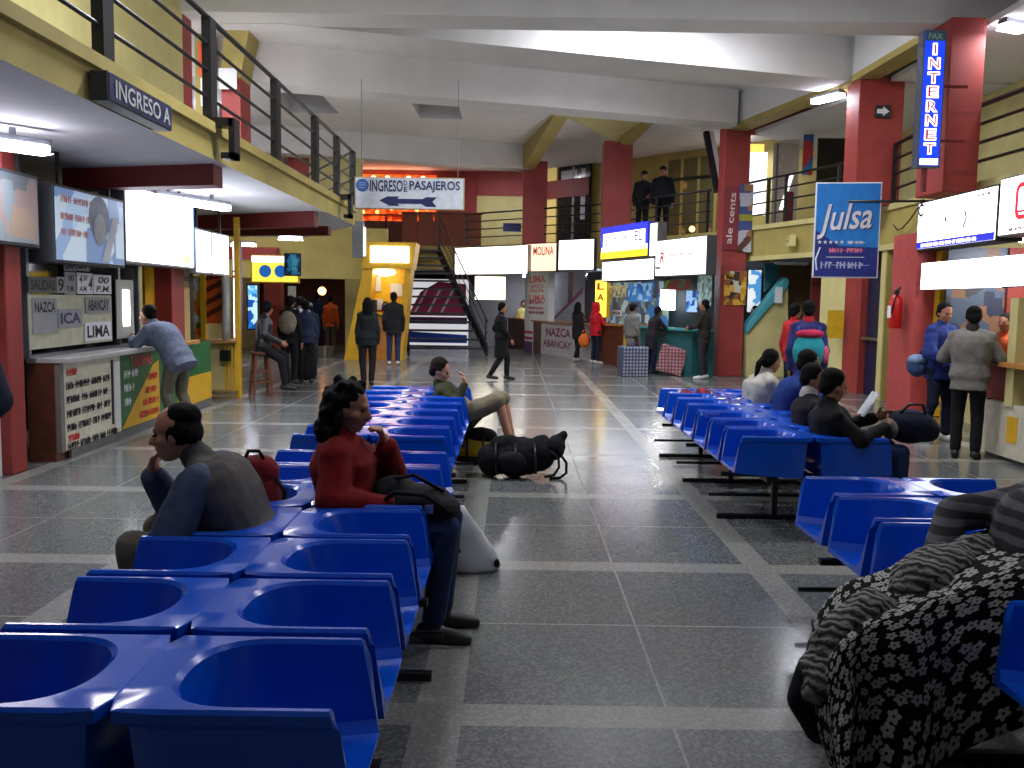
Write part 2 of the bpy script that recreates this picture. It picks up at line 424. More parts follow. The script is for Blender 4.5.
b = MB(); b.box((6.1,20.75,0), (8.0,20.9,2.6)); struct('wall_stair_end', b, mat('brown_shade_paint', (96,74,44), .7))
wall('wall_far_right', (9.5,30), (9.5,-4), 0, 3.35, GRY)
wall('wall_front', (12,-3.8), (-12,-3.8), 0, CZ, GRY)
wall('wall_back_outer', (12,35.8), (-12,35.8), 0, CZ, GRY, -.15)
wall('wall_left_outer', (-11.8,-4), (-11.8,36), 0, CZ, GRY)
# lintels over the passage beside the yellow booth
b = MB(); b.box((-8.6,24.2,2.14), (-4.0,24.5,2.62)); b.box((-8.6,24.35,2.62), (-3.4,24.6,3.5)); struct('lintel', b, YEL)
b = MB(); b.box((-8.6,24.15,2.62), (-6.3,24.34,2.95)); struct('trim_10', b, RED)
b = MB(); b.box((-4.95,26.6,0), (-4.35,27.2,2.62)); struct('column_10', b, YEL2)
b = MB(); b.box((-7.45,27.0,0), (-6.95,27.4,2.62)); struct('column_11', b, RED)
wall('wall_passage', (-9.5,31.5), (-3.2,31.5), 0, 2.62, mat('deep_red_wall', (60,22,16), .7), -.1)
wall('wall_passage_side', (-8.7,21), (-8.7,31), 0, 3.0, YEL2)

b = MB(); p = vp(543,150,UB0,UB1); q = vp(592,150,UB0,UB1); b.prism([(p.x-.1,p.y-.25), (q.x-.1,q.y-.25), (q.x,q.y), (p.x,p.y)], 5.15, 5.75); struct('beam_11', b, DRED)
# --- railings: posts with four rails each
def railing(label, pts, base, hs, rad, posts, post_w=.06, group=None, foot=0.0, out=(0,0), feet=()):
    t = thing('balcony_railing', label, 'railing', (pts[0][0], pts[0][1], base), 0, group)
    for k, h in enumerate(hs):
        b = MB(); b.tube([(p[0], p[1], base+h) for p in pts], rad if k else rad*1.5); obj('rail', b, BLK, t, world=True, smooth=True)
    for pi_, (x, y) in enumerate(posts):
        b = MB(); b.box((x-post_w/2, y-post_w, base+.0), (x+post_w/2, y+post_w, base+hs[0]))
        if pi_ in feet:
            b.box((x-.02, y-post_w, base-.02), (x+out[0]+.09, y+post_w, base+.06)); b.box((x+out[0]+.05, y-post_w, base-foot), (x+out[0]+.11, y+post_w, base+.06))
            b.box((x+out[0]-.03, y-post_w, base-foot), (x+out[0]+.11, y+post_w, base-foot+.06))
        obj('post', b, BLK, t, world=True)
    return t
railing('long black four-bar railing along the balcony over the ticket counter', [(-3.08,-2), (-3.08,17.35), (-4.85,21.05)], 3.36, [1.04,.78,.52,.26], .018,
        [(-3.08,y) for y in (4.6,6.9,9.27,11.8,14.1,15.8,17.35)], .09, foot=.34, out=(.16,0), feet=(2,5))
railing('black railing on the far balcony above the lit booth signs', [(-1.6,29.35), (2.72,25.45), (4.74,22.1)], 3.35, [1.02,.77,.52,.27], .018, [(-1.55,29.4), (.6,27.45), (2.75,25.4), (3.7,23.85), (4.7,22.2)], .05)
railing('black railing between the red columns above the blue hanging banner', [(5.3,20.75), (6.5,17.2), (6.42,16.0)], 3.35, [1.02,.77,.52,.27], .018, [(5.55,20.0), (5.75,19.4), (6.3,17.8)], .05)
railing('black railing from the arrow column toward the internet sign column', [(6.45,15.65), (6.25,13.2)], 3.35, [1.02,.77,.52,.27], .022, [(6.44,15.55)], .05)
railing('black railing running over the telephone booth signs', [(6.3,12.6), (6.62,4)], 3.35, [1.02,.77,.52,.27], .024, [(6.55,8.6), (6.6,5)], .05)
# ================================================================= SIGNS, COUNTERS AND BOOTHS
def pboard(name, label, cat, A, B, x0, t0, b0, x1, t1, b1, th, face, case, **k):
    """panel standing in the vertical plane through A and B, between two surveyed edges"""
    P = [vp(x0,b0,A,B), vp(x1,b1,A,B), vp(x0,t0,A,B), vp(x1,t1,A,B)]
    return board(name, label, cat, P[0], P[1], (P[0].z+P[1].z)/2, (P[2].z+P[3].z)/2, th, face, case, **k)
def lx(A, B, x, y):
    p = vp(x,y,A,B); u = Vector((B[0]-A[0], B[1]-A[1])).normalized(); return (Vector((p.x,p.y))-Vector(A[:2])).dot(u), p.z

# ---------------- ticket counter under the balcony
CA = (-4.42,8.5); CB = (-4.62,13.7)
cw = math.hypot(CB[0]-CA[0], CB[1]-CA[1]); crz = math.atan2(CB[1]-CA[1], CB[0]-CA[0])
tc = thing('ticket_counter', 'long ticket counter with timetable board and green and yellow front', 'counter', (CA[0],CA[1],0), crz)
b = MB(); b.box((.2,-.14,.97), (3.35,.28,1.02)); obj('countertop', b, mat('pale_laminate', (186,184,180), .3), tc, bevel=.008)
b = MB(); b.box((3.35,-.14,.97), (4.3,.28,1.02)); obj('countertop', b, LWOOD, tc, bevel=.008, label='pale wooden worktop')
b = MB(); b.box((.2,.02,0), (cw,.28,.97)); obj('carcass', b, WOOD, tc)
b = MB(); b.box((.42,-.03,0), (cw+.01,.0,.09)); obj('plinth', b, mat('grey_plinth', (98,98,96), .6), tc)
x62 = lx(CA,CB,62,420)[0]; x118 = lx(CA,CB,119,400)[0]; x152 = lx(CA,CB,152,400)[0]
b = MB(); b.box((x62-.08,-.03,.09), (x62,.02,.97)); obj('edge_strip', b, mat('grey_strip', (120,116,108), .5), tc)
b = MB(); b.box((x62,-.02,.09), (x118,.02,.97)); o = obj('timetable_board', b, mat('cream_board', (214,210,188), .6), tc)
b = MB(); b.box((x118,-.02,.09), (cw,.02,.97)); obj('green_panel', b, GREEN, tc)
b = MB(); b.xz([(x118,.1), (x152+.2,.1), (x152+.2,.82), (x152,.78)], -.026, -.02); obj('yellow_wedge', b, GOLD, tc)
b = MB(); b.box((x152+.9,-.026,.1), (cw,-.02,.5)); obj('yellow_band', b, GOLD, tc)
for i, (z, c) in enumerate([(.86,REDI), (.73,INK), (.59,INK), (.45,INK), (.31,INK), (.2,REDI), (.12,INK)]):
    if i in (0, 5): squiggle(tc, x62+.08, x62+.34, z-.03, .07, c, i, -.024)
    else: squiggle(tc, x62+.06, x118-.28 if i < 6 else x118-.1, z-.035, .075, c, i+3, -.024)
plate(tc, 'figure_column', x118-.26, .2, x118-.2, .92, INK, -.022)
plate(tc, 'price_card', x118-.17, .14, x118-.02, .9, WPAP, -.022)
text(tc, 'TARIFAS', (x118+x152)/2+.12, .86, .14, REDI, w=.72, y=-.03, bold=.02)
for i, z in enumerate((.68,.52,.36)): squiggle(tc, x118+.1, x118+.55-.12*i, z, .09, WPAP, 20+i, -.024)
for i, z in enumerate((.6,.44,.3,.16)): squiggle(tc, x152-.28-.1*i+.1, x152+.17, z, .08, REDI, 30+i, -.032)

# glass ticket window and its frame
GA = (-4.62,8.55); GB = (-4.74,12.4)
def gx(x, y): return lx(GA,GB,x,y)
gw = thing('ticket_window', 'glass ticket window standing on the long counter', 'window', (GA[0],GA[1],1.02), math.atan2(GB[1]-GA[1], GB[0]-GA[0]))
b = MB(); b.box((.05,0,0), (2.15,.012,1.05)); obj('glass_pane', b, glassmat(), gw)
b = MB(); b.box((2.2,.0,0), (2.75,.012,1.05)); obj('glass_pane', b, glassmat(), gw)
for x0, x1, z0, z1 in [(.0,.05,0,1.1), (2.14,2.2,0,1.1), (2.75,2.8,0,1.1), (0,2.8,1.05,1.1), (0,2.8,-.0,.03)]:
    b = MB(); b.box((x0,-.02,z0), (x1,.04,z1)); obj('frame', b, ALU, gw)
b = MB(); b.box((.1,.75,-.9), (2.8,.85,1.6)); obj('rear_partition', b, mat('olive_partition', (120,122,96), .7), gw)
def wsign(x0, t, bt, x1, face, label, s, ink=INK, hh=.62, zc=.5, ww=.86, off=.03, lines=None, shear=0):
    A = (GA[0]+off, GA[1]); B = (GB[0]+off, GB[1])
    t_, W, H = pboard('paper_sign', label, 'sign', A, B, x0, t, bt, x1, t, bt, .01, face, None, margin=0.0)
    if lines:
        for (q, xc, z, h, w) in lines: text(t_, q, xc*W, z*H, h*H, ink, w=w*W, y=-.008, bold=.025, shear=shear)
    elif s: text(t_, s, W/2, zc*H, hh*H, ink, w=ww*W, y=-.008, bold=.03)
    return t_
wsign(29,295,345,112, mat('cream_backing', (190,190,164), .7), 'wide cream backing sheet behind the town name cards on the ticket window', None, off=.015)
wsign(33,298,333,57, GPAP, 'grey card reading NAZCA on the ticket window', 'NAZCA', hh=.3, zc=.74)
wsign(58.5,309,327,82, GPAP, 'grey card reading ICA on the ticket window', 'ICA', NAVY)
wsign(85.5,297,313,110, GPAP, 'grey card reading ABANCAY on the ticket window', 'ABANCAY', hh=.7)
wsign(85,322,340,111, WPAP, 'white card reading LIMA below the ABANCAY card', 'LIMA', hh=.66)
wsign(28,277,293,56.5, mat('dark_grey_paper', (92,94,92), .7), 'grey strip reading SALIDAS above the NAZCA card', 'SALIDAS', hh=.66)  # darker grey stock than the other cards
wsign(56.8,277,293,64.3, GPAP, 'small card with a large black figure nine', '9', hh=.8, ww=.8)
wsign(64.8,272,295,75.6, GPAP, 'grey time card between the figure nine and the half past four card', None, lines=[('00',.55,.74,.28,.5), ('P.M.',.5,.28,.24,.7)])
wsign(77,273,294,92.5, WPAP, 'white departure time card with a figure four and small digits', None, lines=[('4',.22,.7,.4,.2), ('30',.5,.76,.26,.28), ('4',.83,.5,.66,.28), ('A.M.',.36,.25,.26,.5)], shear=.2)
wsign(93.5,275,294,111, WPAP, 'white departure time card reading 00 P.M.', None, lines=[('00',.55,.72,.34,.62), ('P.M.',.5,.26,.32,.8)], shear=.2)
wsign(64,256,271,76, GPAP, 'narrow grey card above the grey time card', 'LIMA', hh=.75)
wsign(77,256,271,89, GPAP, 'narrow grey card above the figure four card', 'LIMA', hh=.75)
wsign(117,280,338,134, mat('pale_notice', (176,182,170), .6), 'tall pale notice on the side pane of the ticket window', None, off=.035)
wsign(123.5,290,326,130, LIT, 'small lit white notice on the side pane of the ticket window', None, off=.045)
b = thing('yellow_door', 'yellow office door with black frame behind the leaning man', 'door', (-5.0,12.35,0), math.radians(75))
m_ = MB(); m_.box((-.05,0,0), (.42,.04,2.3)); obj('door_leaf', m_, GOLD, b)
m_ = MB(); m_.box((.42,-.01,0), (.55,.05,2.3)); m_.box((.96,-.01,0), (1.04,.05,2.3)); m_.box((.42,-.01,1.85), (1.04,.05,1.92)); obj('door_frame', m_, BLK, b)
m_ = MB(); m_.box((.55,0,0), (.96,.03,1.85)); m_.box((.55,0,1.92), (.96,.03,2.3)); obj('door_panel', m_, mat('tan_panel', (196,170,110), .6), b)

# poster boxes over the counter
PA = (-4.4,7); PB = (-4.4,15)
face_a = patches('dim_poster', [(96,104,112),(140,120,116),(120,130,136),(150,128,110),(110,112,118)], 3.5, .4, .12)
pboard('poster_box', 'dim grey and orange poster box before the red column', 'sign', PA, PB, -60,158,240, 40,172,246, .3, face_a, DGRY)
face_b = patches('blue_bus_poster', [(120,150,186),(150,176,204),(92,124,168),(172,190,206),(128,150,176)], 2.6, .35, .42)
t, W_, H_ = pboard('poster_box', 'pale blue advertising poster box above the paper town signs', 'sign', PA, PB, 55,192,266, 125,193,265, .3, face_b, DGRY)
for i, z in enumerate((.78,.56,.36)): squiggle(t, W_*.08, W_*(.55-.05*i), z*H_, .09*H_, mat('soft_red_ink', (206,128,122), .5), 40+i, -.009)
shape(t, 'dark_hair_shape', [(W_*.6+.15*W_*math.cos(a), H_*.66+.3*H_*math.sin(a)) for a in [k*PI/12 for k in range(24)]], mat('slate_portrait', (112,130,150), .5))
shape(t, 'portrait_shape', [(W_*.6+.09*W_*math.cos(a), H_*.5+.22*H_*math.sin(a)) for a in [k*PI/12 for k in range(24)]], mat('grey_portrait', (160,166,170), .5), -.012)
shape(t, 'slanted_band', [(W_*.62,.05), (W_*.72,.05), (W_*.9,H_*.7), (W_*.8,H_*.7)], WPAP, -.012)
t, W_, H_ = pboard('poster_box', 'blazing white lit poster box with a small green mark', 'sign', PA, PB, 126,190,266, 194,197,267, .3, LITB, ALU)
plate(t, 'green_mark', W_*.82, H_*.08, W_*.93, H_*.2, glow('lime_lit', (220,235,120), 1.0)); plate(t, 'blue_edge', W_*.97, H_*.05, W_*.99, H_*.95, glow('blue_lit', (110,160,255), 1.2))
t, W_, H_ = pboard('poster_box', 'white lit box in two panels above the yellow kiosk', 'sign', PA, PB, 196,233,275, 229,230,275, .12, LITB, ALU)
plate(t, 'divider', W_*.42, 0, W_*.45, H_, INK)
plate_wall = pboard('wall_poster', 'green and white wall poster beside the red column', 'poster', (-4.6,6), (-4.6,9), -40,250,560, 12,250,460, .02, WPAP, None)[0]
plate(plate_wall, 'green_field', .02, 1.45, 1.0, 2.05, GREEN, -.01); plate(plate_wall, 'orange_stripe', .02, 1.36, 1.0, 1.43, mat('orange_print', (200,110,40), .5), -.01)

for q in [o for o in COL.objects if o.name.startswith('poster_box') and o.parent is None]:
    w_ = max((v[0] for c in q.children for v in c.bound_box), default=1); h_ = max((v[2] for c in q.children if c.name.startswith('case') for v in c.bound_box), default=1)
    for f_ in (.15,.85):
        b = MB(); b.box((w_*f_-.015,.05,h_-.01), (w_*f_+.015,.08,3.03-q.location.z)); obj('hanger', b, BLK, q)
# kiosk with yellow bars, hatched poster and shelf
k = thing('kiosk', 'yellow slatted kiosk with an orange hatched poster and shelf', 'kiosk', (-5.2,14.55,0))
def kx(x): return (x-512)*14.55/900+5.2-.02
kz = lambda y: EYE-(y-296)*14.55/900
b = MB(); b.box((kx(205),.02,.1), (kx(238),.06,.88)); obj('front_panel', b, YEL2, k)
b = MB(); b.box((kx(186),-.12,.9), (kx(238),.3,.94)); obj('shelf', b, LWOOD, k)
b = MB(); b.box((kx(204),.03,1.2), (kx(224),.05,kz(276))); obj('hatched_poster', b, mat('orange_poster', (206,92,30), .5), k)
for i in range(4):
    x = kx(206)+.03; z = 1.28+.2*i; b = MB(); b.xz([(x-.02,z), (x-.02,z+.09), (x+.27,min(z+.25,kz(277))), (x+.27,min(z+.16,kz(277)))], .02, .03); obj('poster_stripe', b, mat('brown_stripe', (96,34,24), .5), k)
for x in (226,229.5,233,236.5):
    b = MB(); b.box((kx(x)-.012,-.02,.12), (kx(x)+.014,.02,kz(345))); obj('slat', b, GOLD, k)
for x, z1 in ((204.5,2.6), (238.5,2.9)):
    b = MB(); b.box((kx(x)-.04,-.03,0), (kx(x)+.04,.06,z1)); obj('post', b, GOLD, k)
b = MB(); b.box((kx(192),.02,.95), (kx(203),.05,kz(277))); obj('side_poster', b, patches('fruit_poster', [(230,120,30),(60,130,60),(236,200,60),(220,224,220)], 8, .5), k)
b = MB(); b.tube([(kx(227),.0,.94), (kx(227),0,kz(278))], .07); obj('plastic_sleeve', b, mat('clear_plastic', (176,180,176), .2), k, smooth=True)
b = MB(); b.box((kx(222),-.1,.6), (kx(232),-.03,.78)); obj('black_box', b, BLK, k)
b = MB(); b.box((kx(206),-.2,.0), (kx(239),-.16,.03)); b.box((kx(206),-.2,.08), (kx(239),.06,.12)); obj('base_rail', b, mat('rusty_rail', (120,100,60), .6), k)
p0 = dp(233.5,338,14.9); p1 = dp(241.5,338,14.9)
t, W_, H_ = board('tube_sign', 'tall white lit tube sign beside the man on the stool', 'sign', p0, p1, p0.z, dp(237,241,14.9).z, .1, LITB, mat('violet_case', (84,80,150), .4), margin=.012)
plate(t, 'red_ring', 0, H_*.62, W_, H_*.65, REDI); plate(t, 'red_ring', 0, H_*.68, W_, H_*.7, REDI)

# sign box over the entrance, fixed to the balcony edge
p0 = xp(110,105,-2.9); 
t, W_, H_ = board('entrance_sign', 'dark box sign with pale lettering fixed to the balcony edge', 'sign', (-2.9,6.55), (-2.9,7.75), 3.02, 3.23, .13, mat('navy_sign_face', (26,34,80), .35), mat('dark_box', (40,46,48), .5), margin=.015)
text(t, 'INGRESO A', W_*.52, H_*.5, H_*.62, mat('worn_white_letter', (196,198,196), .4), w=W_*.86, bold=.01)
# hanging passenger entrance sign
t, W_, H_ = board('hanging_sign', 'white hanging sign INGRESO DE PASAJEROS with navy arrow', 'sign', (-2.86,16.3), (-.9,16.3), 3.23, 3.80, .06, mat('sign_white', (206,212,220), .5), mat('sign_edge', (168,150,110), .6), margin=.02)
text(t, 'INGRESO', W_*.29, H_*.72, H_*.36, NAVY, w=W_*.3, bold=.02)
text(t, 'D', W_*.465, H_*.82, H_*.16, NAVY, w=W_*.03, bold=.02); text(t, 'E', W_*.465, H_*.62, H_*.16, NAVY, w=W_*.03, bold=.02)
text(t, 'PASAJEROS', W_*.73, H_*.71, H_*.36, NAVY, w=W_*.46, bold=.02)
b = MB(); b.xz(disc(W_*.072, H_*.73, H_*.2), -.012, -.009); obj('emblem', b, mat('emblem_blue', (52,92,168), .5), t)
for z in (.66,.74,.81): plate(t, 'emblem_bar', W_*.04, H_*z-.012, W_*.105, H_*z+.006, mat('emblem_pale', (140,170,214), .5), -.013)
ar = [(.225,.27),(.3,.40),(.41,.40),(.39,.33),(.62,.33),(.65,.39),(.75,.39),(.71,.25),(.75,.09),(.65,.09),(.61,.18),(.39,.18),(.41,.11),(.32,.11)]
shape(t, 'arrow', [(W_*a, H_*c) for a, c in ar], NAVY)
for x in (.12, W_-.12):
    b = MB(); b.tube([(x,.03,H_), (x,.03,2.27)], .006, 5); obj('suspension_wire', b, ALU, t)
# upright box light at the balcony's end
t = thing('box_light', 'grey box light hanging at the end of the balcony edge', 'light', (-3.0,17.5,0))
b = MB(); b.box((-.12,-.02,2.42), (.1,.1,3.12)); obj('case', b, GRY, t, bevel=.01); b = MB(); b.box((.1,-.0,2.46), (.13,.09,3.0)); obj('tube', b, LITB, t)

# ---------------- passage behind: food sign, kitchen lights
t, W_, H_ = board('food_sign', 'yellow and white lit sign with two blue emblems in the passage', 'sign', dp(251,283,22), dp(299,283,22), dp(275,283,22).z, dp(275,255,22).z, .12, glow('lit_yellow', (255,226,80), .9), GOLD)
plate(t, 'white_band', .03, H_*.74, W_*.7, H_-.03, LIT)
for x in (.3,.62):
    shape(t, 'blue_emblem', disc(W_*x, H_*.42, H_*.22), glow('emblem_cyan', (40,110,200), .5))
t, W_, H_ = board('food_sign', 'dark blue picture sign beside the yellow emblem sign', 'sign', dp(284,276,21.9), dp(301,276,21.9), dp(290,276,21.9).z, dp(290,253,21.9).z, .05, patches('blue_picture', [(20,60,96),(30,110,150),(16,30,50),(60,140,160)], 9, .4, .3), INK)
t, W_, H_ = board('wall_banner', 'tall blue lit banner behind the man on the stool', 'sign', dp(247,330,20), dp(259,330,20), dp(250,330,20).z, dp(250,284,20).z, .05, patches('cyan_banner', [(30,120,190),(190,225,240),(24,80,160),(90,170,220)], 7, .4, .7), INK)
t = thing('pendant_lamp', 'round glowing orange lamp deep in the dark passage', 'light', dp(322,291,29))
b = MB(); b.ell((0,0,0), .13); obj('globe', b, glow('orange_lamp', (255,170,90), 7), t, smooth=True)
b = MB(); b.tube([(0,0,.1), (0,0,.75)], .01, 5); obj('cord', b, BLK, t)
t, W_, H_ = board('wall_poster', 'white notice on the red pillar in the passage', 'poster', dp(288,297,26.9), dp(296,297,26.9), dp(290,297,26.9).z, dp(290,286,26.9).z, .02, WPAP, None, margin=0)

# glowing chicken grill upstairs behind the hanging sign
g = thing('grill_counter', 'orange glowing grill counter upstairs behind the hanging sign', 'counter', (-6.05,32.0,3.35))
b = MB(); b.box((0,0,.0), (3.3,.5,1.0)); obj('base', b, WOOD, g)
b = MB(); b.box((.1,.55,1.05), (3.25,.6,2.68)); obj('heated_panel', b, glow('ember_panel', (255,90,24), 1.4, (120,26,8), 5.0), g)
b = MB(); b.box((.15,.1,1.2), (3.25,.5,1.25)); obj('shelf', b, mat('copper_shelf', (170,84,40), .3), g)
for x in (.5,1.05,1.55,2.3,2.8):
    m_ = MB(); m_.ell((x,.3,2.5), .1, n=10, k=6); obj('heat_lamp', m_, glow('heat_lamp_glow', (255,214,170), 8), g, smooth=True)
for x in (.35,.7,1.2,1.7,2.2,2.6,2.95):
    m_ = MB(); m_.ell((x,.2,1.36+.12*math.sin(x*5)), .07, n=8, k=5); obj('glowing_food', m_, glow('food_glow', (255,160,80), 4), g, smooth=True)
t = thing('timber_screen', 'brown timber screen upstairs beside the glowing grill', 'screen', (-3.72,30.2,3.35))
for i in range(5):
    b = MB(); b.box((i*.53,0,0), (i*.53+.5,.05,1.1)); obj('panel', b, mat('orange_timber', (138,70,34), .5), t)
b = MB(); b.box((-.03,-.02,1.1), (2.68,.07,1.16)); obj('top_rail', b, WOOD, t)

# ---------------- yellow information booth (sides lean like a parallelogram)
ib = thing('information_booth', 'leaning yellow booth with lit header beside the staircase', 'booth', (-4.45,24.0,0))
ox = 4.45
def bx(x): return (x-512)*24/900+ox-.02
def bz(y): return EYE-(y-298)*24/900
b = MB(); b.xz([(bx(344),0), (bx(365),0), (bx(373),2.5), (bx(364),2.5)], 0, .9); obj('side_panel', b, GOLD, ib)
b = MB(); b.xz([(bx(397),0), (bx(402),0), (bx(411),2.5), (bx(405),2.5)], .0, .9); obj('side_panel', b, GOLD, ib)
b = MB(); b.xz([(bx(365),0), (bx(397),0), (bx(401),1.2), (bx(369),1.2)], .08, .6); obj('counter', b, mat('amber_wood', (176,112,34), .5), ib)
b = MB(); b.xz([(bx(366),1.2), (bx(403),1.2), (bx(403),1.26), (bx(366),1.26)], -.02, .62); obj('worktop', b, GOLD, ib)
b = MB(); b.xz([(bx(362),2.42), (bx(412),2.42), (bx(416),3.12), (bx(366),3.12)], -.05, .95); obj('header', b, GOLD, ib)
b = MB(); b.xz([(bx(371),bz(263)), (bx(409),bz(263)), (bx(409),bz(247)), (bx(371),bz(247))], -.09, -.05); obj('lit_panel', b, LIT, ib)
b = MB(); b.box((bx(365),.85,1.2), (bx(404),.9,2.45)); obj('back_panel', b, mat('bright_yellow', (240,190,20), .5), ib)
b = MB(); b.ell(((bx(383)),.35,2.34), (.3,.14,.1)); obj('oval_lamp', b, glow('oval_lamp_glow', (255,250,225), 7), ib, smooth=True)
for x0, y0, x1, y1 in [(363.5,291,372,276), (382,296,394,283), (364,310,374,299)]:
    b = MB(); b.box((bx(x0)+.12,.8,bz(y0)), (bx(x1)+.12,.84,bz(y1))); obj('notice', b, WPAP, ib)
b = MB(); b.box((bx(369),.3,1.26), (bx(374),.6,1.6)); obj('till', b, BLK, ib)

# ---------------- open steel staircase
st = thing('staircase', 'open dark steel staircase climbing to the far balcony', 'staircase', (-1.8,25.7,0))
R0 = Vector((-.73,25.9,.02)); R1 = Vector((-2.45,29.35,3.34)); L0 = Vector((-2.95,25.6,.02)); L1 = Vector((-4.15,29.3,3.34))
SB = mat('steel_blue_black', (26,30,38), .4, .15, 6)
for a, c in ((R0,R1), (L0,L1)):
    b = MB(); b.hull([a+Vector((-.03,0,-.0)), a+Vector((.03,0,0)), a+Vector((.03,0,.3)), a+Vector((-.03,0,.3))], [c+Vector((-.03,0,-.3)), c+Vector((.03,0,-.3)), c+Vector((.03,0,.05)), c+Vector((-.03,0,.05))])
    obj('stringer', b, SB, st, world=True)
for i in range(13):
    f = (i+.75)/13.5; a = L0.lerp(L1, f); c = R0.lerp(R1, f)
    b = MB(); b.hull([a+Vector((0,-.13,0)), c+Vector((0,-.13,0)), c+Vector((0,-.13,.06)), a+Vector((0,-.13,.06))], [a+Vector((0,.15,0)), c+Vector((0,.15,0)), c+Vector((0,.15,.06)), a+Vector((0,.15,.06))])
    obj('tread', b, SB, st, world=True)
for a, c, fs in ((R0,R1,(0.03,.33,.66,.97)), (L0,L1,(0.03,.5,.97))):
    for f in fs:
        p = a.lerp(c, f); b = MB(); b.bar(p, p+Vector((0,0,1.0)), .045); obj('post', b, BLK, st, world=True)
    for h, r in ((1.0,.025), (.66,.013), (.36,.013)):
        b = MB(); b.tube([a+Vector((0,0,h)), c+Vector((0,0,h))], r, 6); obj('handrail', b, BLK, st, world=True, smooth=True)
# billboard under the flight
t, W_, H_ = board('billboard', 'white and magenta transport billboard seen through the stair treads', 'poster', (-3.9,31.0), (-1.5,31.0), .03, 2.35, .05, glow('billboard_glow', (226,226,232), .55), DGRY)  # white given an added glow to brighten it; no backlight known
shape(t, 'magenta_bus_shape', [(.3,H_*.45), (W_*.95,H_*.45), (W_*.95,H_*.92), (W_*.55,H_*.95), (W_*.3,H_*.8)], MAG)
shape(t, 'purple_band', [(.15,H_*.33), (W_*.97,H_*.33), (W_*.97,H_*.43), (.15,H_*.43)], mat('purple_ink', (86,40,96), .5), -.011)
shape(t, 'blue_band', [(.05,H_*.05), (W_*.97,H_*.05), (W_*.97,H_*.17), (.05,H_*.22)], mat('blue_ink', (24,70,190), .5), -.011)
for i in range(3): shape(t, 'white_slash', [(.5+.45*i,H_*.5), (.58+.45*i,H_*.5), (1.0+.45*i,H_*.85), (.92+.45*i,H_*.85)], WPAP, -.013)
# lit boxes on the wall right of the stairs
board('lit_sign', 'very wide white lit sign beside the stair handrail', 'sign', (-1.9,29.15), (.42,27.05), 2.42, 3.3, .15, glow('lit_warm', (255,240,226), 3.2), ALU)
board('lit_sign', 'smaller white lit sign hanging under the very wide one', 'sign', dp(474,300,29.4), dp(506,300,29.4), 1.62, 2.42, .15, glow('lit_cream', (255,246,214), 3.0), ALU)
t, W_, H_ = board('wall_poster', 'purple poster behind the stair handrail', 'poster', dp(446,292,31.2), dp(478,292,31.2), dp(460,292,31.2).z, dp(460,272,31.2).z, .03, mat('purple_poster', (84,28,66), .5), None)

# ---------------- row of booths along the diagonal
BA = (-.16,31.0); BB = (3.95,19.75)
bd = Vector((BB[0]-BA[0], BB[1]-BA[1])).normalized(); bn = Vector((-bd.y, bd.x))       # bn points back into the booths
def back(k): return (BA[0]+bn.x*k, BA[1]+bn.y*k), (BB[0]+bn.x*k, BB[1]+bn.y*k)
SA = (-1.6,29.1); SB_ = (2.7,25.2)
def lbox(label, x0, t0, b0, x1, t1, b1, face, case=DGRY, th=.25, k=0.0, **q):
    A, B = (SA, SB_) if k == 'edge' else back(k); return pboard('lit_sign', label, 'sign', A, B, x0,t0,b0, x1,t1,b1, th, face, case, **q)
t, W_, H_ = lbox('orange tinted lit sign above the LIMA price pillar', 524,244,272, 556.5,241.5,272, glow('lit_peach', (255,206,176), 1.25), k='edge', th=.12)
text(t, 'MOLINA', W_*.6, H_*.72, H_*.3, mat('orange_red_ink', (226,84,60), .5), w=W_*.62, bold=.02); shape(t, 'emblem', disc(W_*.14, H_*.78, H_*.13), mat('maroon_ink', (120,24,40), .5))
t, W_, H_ = lbox('plain white lit sign between the orange and the blue ones', 558,241,271, 594,237,270, LIT, k='edge', th=.12)
squiggle(t, W_*.05, W_*.2, H_*.12, H_*.06, mat('pink_ink', (236,150,160), .5), 50); squiggle(t, W_*.75, W_*.97, H_*.12, H_*.06, mat('pink_ink', (236,150,160), .5), 51)
t, W_, H_ = lbox('lit sign with royal blue top and yellow lower band', 601,228,258, 647.5,222,257, glow('lit_white_mid', (255,255,255), 2.2), mat('blue_case', (40,50,180), .4))
LB = glow('lit_blue', (40,50,230), 1.6); plate(t, 'blue_band', 0, H_*.8, W_, H_, LB); plate(t, 'blue_edge', 0, H_*.36, W_*.05, H_, LB); plate(t, 'blue_edge', W_*.95, H_*.36, W_, H_, LB)
plate(t, 'yellow_band', 0, 0, W_, H_*.22, glow('lit_gold', (255,206,40), 1.5))
text(t, 'E', W_*.14, H_*.58, H_*.28, mat('violet_ink', (120,70,170), .5), bold=.01); text(t, 'EL', W_*.82, H_*.62, H_*.3, mat('violet_ink', (120,70,170), .5), w=W_*.16, bold=.01); squiggle(t, W_*.26, W_*.7, H_*.5, H_*.2, mat('faint_lilac_ink', (240,236,248), .5), 57)
lbox('narrow cream lit side panel next to the blue and yellow sign', 649,222,257, 657,222.5,257, glow('lit_ivory', (255,250,226), 1.5), ALU)
t, W_, H_ = lbox('long white lit sign under the blue and yellow one', 602,261,281, 654,258,281, LITB)
for i, z in enumerate((.3,.5)): squiggle(t, W_*.1, W_*.95, z*H_, H_*.07, mat('pale_blue_ink', (150,176,230), .5), 54+i)
t, W_, H_ = lbox('white lit sign with a single red letter and dark frame', 655,240,277, 706,236,274.5, glow('lit_soft', (250,250,244), 1.35), DGRY, margin=.02)
text(t, 'R', W_*.15, H_*.52, H_*.3, REDI, bold=.03, shear=.15); squiggle(t, W_*.25, W_*.8, H_*.5, H_*.13, mat('faint_pink_ink', (246,216,216), .5), 58); plate(t, 'grey_wedge', W_*.02, H_*.2, W_*.12, H_*.28, GPAP)
